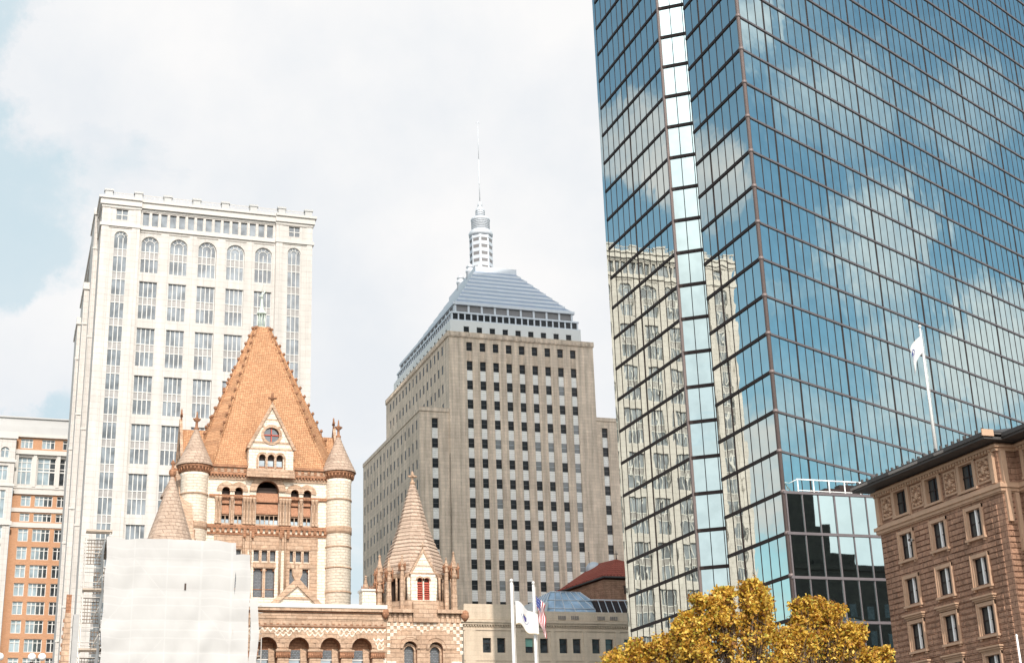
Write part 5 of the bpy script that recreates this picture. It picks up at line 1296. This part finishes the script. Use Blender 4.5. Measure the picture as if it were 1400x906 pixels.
hw = MB().use('hglass'); hw.fquad(ff, 0, 1.32, 0, 1.58, 0); hw.use('white'); hw.fbox(ff, .66, .78, 0, 1.58, -.14, -.003); hw.use('bronze'); hw.fbox(ff, 0, .06, 0, 1.58, -.06, -.003); hw.fbox(ff, 1.26, 1.32, 0, 1.58, -.06, -.003); hw.fbox(ff, 0, 1.32, .76, .82, -.05, -.004)
hw.use('drape'); hw.fquad(ff, .12, .42, .1, 1.5, -.002)
def hwin(lst, xx):
    me = hw.mesh('window')
    for a, b, z in lst: place('window', me, H, (xx, b, z), -math.pi / 2)
hwin([(a, b, z) for z in wzs for a, b in wu], XH + .17); hwin([(a, b, z) for z in wzs for a, b in ru], XR_ + .17)
ha = MB().use('hglass'); ha.fquad(ff, 0, 1.3, 0, 1.5, 0); ha.use('bronze'); ha.fbox(ff, .60, .67, 0, 1.5, -.06, -.003); ha.fbox(ff, 0, 1.3, .72, .79, -.05, -.004); ha.use('drape'); ha.fquad(ff, .15, .4, .1, 1.4, -.002)
many('attic_window', ha, H, [(XH + .17, b, 20.82) for a, b in attw] + [(XR_ + .17, b + .1, 20.82) for a, b in ru], sidef=True)
sa = MB().use('htrim'); sa.fbox(ff, -.28, -.01, -.05, 1.78, -.12, 0); sa.fbox(ff, 1.31, 1.58, -.05, 1.78, -.12, 0); sa.fbox(ff, -.28, 1.58, 1.51, 1.78, -.13, -.004); sa.fbox(ff, -.3, 1.6, -.2, -.05, -.18, 0)
many('attic_surround', sa, H, [(XH - .003, b, 20.82) for a, b in attw] + [(XR_ - .003, b + .1, 20.82) for a, b in ru], sidef=True)
# carved cartouche panels: framed relief of scrolls round a shield
rl = MB().use('htrim')
rl.fbox(ff, 0, .12, 0, 1.5, -.06, 0); rl.fbox(ff, 1.18, 1.3, 0, 1.5, -.06, 0); rl.fbox(ff, 0, 1.3, 1.38, 1.5, -.062, 0); rl.fbox(ff, 0, 1.3, 0, .12, -.062, 0)
rl.lathe(0, 0, [(0.001, 0), (0.001, 0.001)], 3)
r2_ = random.Random(3)
def blob(m, u, z, r, d, sx=1, sz=1):
    n = 10; P = ff.P
    rings = [[P(u + r * sx * math.cos(2 * math.pi * k / n) * q_, z + r * sz * math.sin(2 * math.pi * k / n) * q_, -d * h) for k in range(n)] for q_, h in ((1, 0), (.8, .7), (.4, 1))]
    for a_, b_ in zip(rings, rings[1:]):
        for k in range(n): m.face([a_[k], a_[(k + 1) % n], b_[(k + 1) % n], b_[k]])
    m.face(rings[-1])
blob(rl, .65, .75, .24, .2, .8, 1.3)
for s2 in (-1, 1):
    for (u, z, r) in ((.33, 1.15, .13), (.3, .85, .1), (.36, .55, .13), (.28, .3, .1), (.5, .22, .11), (.48, 1.3, .1), (.2, 1.0, .07), (.18, .45, .07), (.42, .75, .07)):
        blob(rl, .65 + s2 * (.65 - u), z, r, .14 + .04 * r2_.random())
many('carved_panel', rl, H, [(XH - .003, y, 20.82) for y in (82.15, 78.72, 75.1, 71.75)] + [(XR_ - .003, y, 20.82) for y in (67.1, 63.5, 59.9, 56.3)], sidef=True)
g = MB().use('htrim')
def hband(z0, z1, p):
    g.box(XH - p, XH - .003, 69.75 - p, 82.7 + p, z0, z1); g.box(XH - .003, XR_ - .1, 69.75 - p, 69.747, z0, z1); g.box(XR_ - p, XR_ - .003, 40, 69.74 - p, z0, z1)
for z0, z1, p in ((20.2, 20.42, .3), (20.0, 20.2, .2), (19.92, 20.0, .12), (20.42, 20.55, .12), (22.42, 22.62, .15), (22.62, 22.78, .28)): hband(z0, z1, p)
for i in range(44): y = 70.1 + i * .29; g.box(XH - .26, XH - .152, y, y + .16, 22.44, 22.6)
for i in range(60): y = 52 + i * .29; g.box(XR_ - .26, XR_ - .152, y, y + .16, 22.44, 22.6)
g.box(XH - .2, XH - .003, 70.0, 70.3, 20.55, 22.4); g.box(XH + .1, XH + .45, 69.52, 69.745, 18.2, 22.4); g.box(XH + .75, XH + 1.0, 69.5, 69.745, 16.5, 19.9)  # return strips kept short, shaped after the sunlit part of the corner
g.box(XH - .2, XH - .003, 82.3, 82.68, 20.55, 22.4); g.box(XH - .18, XH - .003, 78.85, 79.0, 20.55, 22.4)
g.build('belt_course', H)
g = MB().use('hcorn')
g.box(XH - 1.25, 92.3, 69.1, 83.6, 22.95, 23.1); g.box(XH - 1.3, 92.3, 69.06, 83.7, 23.24, 23.36)
g.box(XR_ - 1.25, 92, 40, 69.05, 22.96, 23.1); g.box(XR_ - 1.3, 92, 40, 69.04, 23.25, 23.36)
g.use('hcorn2'); 
rnd = random.Random(5)
y = 69.08
while y < 83.5:
    w = rnd.uniform(1.0, 2.2); g.use('hcorn2' if rnd.random() < .55 else 'hcorn'); g.box(XH - 1.34 - rnd.uniform(0, .02), XH - 1.0, y, min(83.65, y + w - .02), 23.1, 23.26); y += w
g.use('hcorn'); g.box(XR_ - 1.34, XR_ - .9, 40, 69.05, 23.1, 23.265)
g.use('htrim'); g.box(XH - 1.42, XH - .6, 68.98, 69.05, 23.1, 23.5)
g.use('hcorn'); g.hexa([(XH - .9, 69.4, 23.5), (92, 69.4, 23.5), (92, 83.2, 23.5), (XH - .9, 83.2, 23.5), (XH + 3, 72, 24.6), (90, 72, 24.6), (90, 81, 24.6), (XH + 3, 81, 24.6)])
for i in range(24): y = 69.5 + i * .6; g.box(XH - 1.0, XH - .85, y, y + .1, 23.5, 23.62 + .1 * rnd.random())
g.build('eave', H)
g = MB().use('bronze'); g.tube((XH - .1, 78.9, 18.9), (XH - .9, 78.2, 18.75), .035, 6); g.tube((XH - .85, 78.3, 18.75), (XH - 1.02, 78.05, 18.7), .1, 8); g.use('white'); g.tube((XH - .1, 79.05, 18.92), (XH - .3, 78.95, 18.9), .08, 8); g.build('arm_lamp', H)

# roof flagpole with the torn white flag
def pole_(name, x, y, z0, z1, r, label, r2=None, group=None):
    t = thing(name, (x, y, z0), label, 'flagpole', group)
    q = MB().use('polewhite'); q.tube((x, y, z0), (x, y, z1), r, 12, r2 or r * .6); q.build('pole', t)
    q = MB().use('polewhite'); q.lathe(x, y, [(.01, z1), (r * .8, z1 + r * .4), (r * .95, z1 + r * 1.0), (r * .7, z1 + r * 1.6), (.01, z1 + r * 2)], 12); q.build('ball_finial', t)
    q = MB().use('polewhite'); q.lathe(x, y, [(r * 2.2, z0), (r * 2.2, z0 + r * 2), (r * 1.3, z0 + r * 3)], 12); q.build('base_collar', t)
    q = MB().use('pole'); q.tube((x + r * 1.3, y - .02, z0 + 1.2), (x + r * 1.1, y - .02, z1 - .1), .012, 4); q.build('halyard', t)
    return t
pole_('flagpole', 60.0, 82.4, 24.4, 34.85, .14, 'white flagpole standing on the roof of the brown hotel', .07)
def flagmat(name, c, tr=.35):
    m = leafmat(name, c, tr); m.node_tree.nodes['Principled BSDF'].inputs['Roughness'].default_value = .9; m.node_tree.nodes['Translucent BSDF'].inputs[0].default_value = (*c, 1); return m
FW, FB, FR, FG, FP = flagmat('flag_white', (.62, .61, .60), .2), flagmat('flag_blue', (.025, .04, .16), .1), flagmat('flag_red', (.34, .02, .03), .1), flagmat('flag_gold', (.55, .38, .12)), flagmat('flag_purple', (.25, .16, .36))
def clothgrid(nu, nv, fpos, fmat):
    q = MB(); q.mats = [FW, FB, FR, FG, FP]
    for j in range(nv + 1):
        for i in range(nu + 1): q.v.append(fpos(i / nu, j / nv))
    for j in range(nv):
        for i in range(nu):
            k = fmat((i + .5) / nu, (j + .5) / nv)
            if k is None: continue
            a = j * (nu + 1) + i; q.f.append((a, a + 1, a + nu + 2, a + nu + 1)); q.m.append(k); q.smooth.append(True)
    return q
# hotel flag: hangs from the pole, droops, ragged tail, blue round emblem
def fp1(u, v):
    # u along the fly, v down the hoist
    x = 59.9 - 1.08 * math.sin(u * 1.95) * (1 - .15 * v); z = 34.25 - v * 1.3 - 1.85 * u + .12 * math.sin(4 * u + v)
    y = 82.3 - .16 * math.sin(u * 9 + v * 2) * u - .1
    return (x, y, z)
def fm1(u, v):
    if u > .80 and math.sin(v * 34) > .9 - (u - .80) * 4: return None
    e = math.hypot((u - .55) * 1.3, v - .45)
    if e < .16: return 1 if (v < .52 and abs(u - .6) < .13) else 0
    if .17 < e < .215: return 1
    return 0
t = clothgrid(34, 40, fp1, fm1).build('flag'); t['label'] = 'torn white flag with a blue round emblem drooping from the hotel roof pole'; t['category'] = 'flag'
# two poles in the square
pole_('flagpole', 20.94, 60, 0, 12.22, .085, 'left white flagpole in the square, carrying the white state flag', .062)
pole_('flagpole', 21.95, 60, 0, 12.15, .078, 'right white flagpole in the square, carrying the furled striped flag', .055)
# Massachusetts-style white flag with a blue shield
def fp2(u, v):
    x = 21.04 + u * .98; z = 11.42 - v * (1.08 - .25 * u) - u * .56 + .10 * math.sin(u * 5.2 + .6) * (v) + .05 * math.sin(u * 9) - .06 * u * u
    y = 59.96 - .14 * math.sin(u * 7 + v) * (0.25 + u) - .1
    return (x, y, z)
def fm2(u, v):
    du, dv = (u - .44) * 1.15, v - .50
    if abs(du) < .10 and -.11 < dv < .13 - abs(du) * .9 * (1 if dv > 0 else 0): return 1 if abs(du) > .035 or dv < -.05 else 4
    e = math.hypot(du * .9, dv)
    if .165 < e < .205 and dv > -.03 and (int(u * 90) % 3): return 1
    if abs(du) < .03 and -.21 < dv < -.14: return 3
    if v > .975: return 3
    return 0
t = clothgrid(60, 50, fp2, fm2).build('flag'); t['label'] = 'white flag with a small blue shield emblem flying from the left pole'; t['category'] = 'flag'
# stars and stripes, folded on itself behind the pole
def fp3(u, v):
    # hoist at the pole; cloth collapses downwards in folds
    z = 11.78 - v * .50 - u * 1.45; x = 22.03 + .22 * u + .46 * v * (1 - .45 * u); y = 60.1 + .07 * math.sin(u * 11 + v * 5)
    x += .035 * math.sin(u * 13 + v * 3)
    return (x, y, z)
def fm3(u, v):
    if u < .40 and v < .54:
        return 0 if (int(u * 40) % 4 == 1 and int(v * 26) % 3 == 1) else 1
    return 2 if int(v * 9) % 2 == 0 else 0
t = clothgrid(56, 39, fp3, fm3).build('flag'); t['label'] = 'striped red and white flag with a starred blue canton hanging furled behind the right pole'; t['category'] = 'flag'
t = thing('white_post', (35.2, 45, 0), 'slim white post tip in front of the hotel at lower right', 'post')  # plain white pole tip, carries no lamp
q = MB().use('white'); q.tube((35.25, 45, 0), (35.2, 45, 8.05), .06, 8, .035); q.build('shaft', t); q = MB().use('white'); q.lathe(35.2, 45, [(.01, 8.04), (.05, 8.08), (.03, 8.15), (.005, 8.17)], 8); q.build('cap', t)
# globe lamps
def lamp(x, y, label, gx=(.0, .5)):
    t = thing('street_lamp', (x, y, 0), label, 'street lamp', 'globe lamps at lower left')
    q = MB().use('bronze'); q.tube((x, y, 0), (x, y, 11.05), .09, 8); q.tube((x + gx[0], y, 10.95), (x + gx[-1], y, 10.95), .05, 6); q.build('post', t)
    for d in gx: q = MB().use('white'); q.lathe(x + d, y, [(.01, 11.1)] + [(.2 * math.sin(R(a)), 11.3 - .2 * math.cos(R(a))) for a in range(20, 180, 20)] + [(.01, 11.5)], 16); q.build('globe', t)
lamp(1.71, 80, 'lamp post with two white globes in front of the brick block'); lamp(-.35, 80, 'lamp post with a white globe cut by the left edge', (0, .5))

# ================================================================== BUILDINGS ACROSS THE SQUARE (seen only as reflections)
Z = thing('dark_masonry_building', (180, -60, 0), 'dark stone building mirrored in the low glass block beside the hotel', 'building')
g = MB().use('farstone'); g.box(160, 260, -95, -60, 0, 57.5); g.box(150, 174.5, -100, -61, 57.5, 92); g.box(174.5, 177.5, -98, -61, 57.5, 67); g.box(178, 185, -90, -63, 57.5, 61.0); g.build('block', Z)
g = MB().use('farstone'); g.box(159.7, 260.3, -59.999, -59.6, 56.6, 57.9)
for i in range(9): g.box(163 + i * 9.5, 163.5 + i * 9.5, -60.9, -60.3, 57.9, 58.9)
g.build('parapet', Z)
wq2 = MB().use('dglass'); wq2.fquad(front(0), 0, 1.8, 0, 3, 0)
many('window', wq2, Z, [(162 + 4.6 * i, -59.95, 20 + 6.5 * k) for k in range(5) for i in range(20)])

# ================================================================== TREES
def tree(cx, cy, htop, lobes, label, seed, nleaf, trunk_h=3.2):
    rnd = random.Random(seed); T_ = thing('golden_tree', (cx, cy, 0), label, 'tree', 'yellow trees along the foot of the glass tower')
    q = MB().use('bark'); q.tube((cx, cy, 0), (cx, cy, trunk_h), .22, 10, .16)
    tips = []; extra = []
    for (lx, ly, lz, rx_, rz_) in lobes:
        for _ in range(3 if rx_ < 1.5 else 7):
            a = rnd.uniform(0, 6.28); e = rnd.uniform(.15, 1.2); q_ = rnd.uniform(.8, 1.12)
            extra.append((lx + rx_ * q_ * math.cos(a) * math.cos(e), ly + rx_ * q_ * math.sin(a) * math.cos(e), lz + rz_ * q_ * math.sin(e) * .85, rnd.uniform(.16, .34), rnd.uniform(.25, .5)))
    lobes = [(a, b, c, d * .97, e * .94) for a, b, c, d, e in lobes] + extra
    for (lx, ly, lz, rx_, rz_) in lobes:
        base = Vector((cx, cy, trunk_h)); top = Vector((lx, ly, lz + rz_ * .8))
        mid = base.lerp(top, .5) + Vector((rnd.uniform(-.2, .2), rnd.uniform(-.2, .2), 0))
        q.tube(base, mid, .09, 6, .06); q.tube(mid, top, .06, 6, .015)
        for k in range(int(28 * rx_) + 3):
            t = rnd.uniform(.25, 1); o = (base.lerp(mid, t * 2) if t < .5 else mid.lerp(top, t * 2 - 1))
            a = rnd.uniform(0, 2 * math.pi); el = rnd.uniform(.1, 1.1)
            rr = rnd.uniform(.45, 1.0)
            ex = Vector((lx + rx_ * rr * math.cos(a) * math.cos(el * .9), ly + rx_ * rr * math.sin(a) * math.cos(el * .9), lz + rz_ * rr * math.sin(el) * rnd.uniform(-.7, 1.05)))
            m_ = o.lerp(ex, .55) + Vector((0, 0, .08))
            q.tube(o, m_, .022, 4, .014); q.tube(m_, ex + Vector((0, 0, .15)), .014, 4, .005); tips.append((m_, ex + Vector((0, 0, .18))))
    q.build('trunk', T_)
    lf = MB(); lf.mats = list(LEAF)
    for (lx, ly, lz, rx_, rz_) in lobes:
        for k in range(int(16 * rx_) + 4):
            a = rnd.uniform(0, 6.28); rr = rx_ * rnd.uniform(0, .8); o = Vector((lx + rr * math.cos(a), ly + rr * math.sin(a), lz + rz_ * .6)); e_ = o + Vector((rnd.gauss(0, .1), rnd.gauss(0, .1), rz_ * rnd.uniform(.25, .62)))
            for _ in range(2): tips.append((o, e_))
    for i in range(nleaf):
        m_, ex = tips[rnd.randrange(len(tips))]
        p = m_.lerp(ex, rnd.random() ** .6) + Vector((rnd.gauss(0, .085), rnd.gauss(0, .085), rnd.gauss(0, .08)))
        s_ = rnd.uniform(.045, .09); n_ = Vector((rnd.gauss(0, 1), rnd.gauss(0, 1), rnd.gauss(.5, 1))).normalized()
        t_ = n_.orthogonal().normalized(); t_.rotate(Matrix.Rotation(rnd.uniform(0, 6.28), 3, n_)); b_ = n_.cross(t_)
        k = len(lf.v)
        lf.v += [tuple(p - t_ * s_), tuple(p + b_ * s_ * .62 + n_ * s_ * .12 - t_ * s_ * .1), tuple(p + t_ * s_), tuple(p - b_ * s_ * .62 + n_ * s_ * .12 - t_ * s_ * .1)]
        lf.f.append((k, k + 1, k + 2)); lf.f.append((k, k + 2, k + 3))
        r_ = rnd.random(); mi = 0 if r_ < .32 else 1 if r_ < .60 else 2 if r_ < .72 else 3 if r_ < .90 else 4
        lf.m += [mi, mi]; lf.smooth += [False, False]
    lf.build('crown', T_)
tree(23.9, 45, 10, [(23.0, 45, 7.5, 1.2, 1.3), (24.3, 44.6, 7.9, .8, 1.35), (22.5, 45.3, 7.2, .75, 1.0), (25.2, 45, 7.2, .8, 1.0), (24, 45, 5.9, 2.5, 1.1), (22.75, 45, 8.55, .42, .6), (23.35, 45, 8.75, .35, .6), (24.35, 45, 9.0, .40, .6), (24.9, 45, 8.55, .40, .55), (21.9, 45, 7.3, .5, .8), (26.0, 45.3, 7.1, .8, .9), (22.0, 45, 6.9, .8, .8)],
     'tallest golden yellow tree, before the corner of the glass tower', 11, 40000)
tree(27.6, 47, 9.8, [(27.9, 47, 7.9, .75, 1.3), (28.8, 47, 7.5, .8, 1.1), (29.8, 47, 6.9, .75, .8), (27.0, 47, 6.8, .9, .9), (28.6, 47, 5.8, 2.4, 1.0), (27.75, 47, 8.9, .4, .6), (28.6, 47, 8.6, .4, .6), (29.6, 47, 7.7, .45, .6), (30.6, 47, 6.9, .6, .7), (26.9, 47, 7.6, .5, .7)],
     'golden tree with a jagged top, nearest the brown hotel', 12, 30000)
tree(20.6, 48, 8, [(21.3, 48, 6.8, .9, .9), (20.2, 48, 6.6, .7, .6), (22.6, 48, 7.1, .9, 1.1), (21, 48, 5.6, 1.9, 1.0), (21.45, 48, 7.4, .4, .5), (20.6, 48, 7.1, .35, .4)],
     'lowest golden tree at the left, below the reflections of the white tower', 13, 23000)
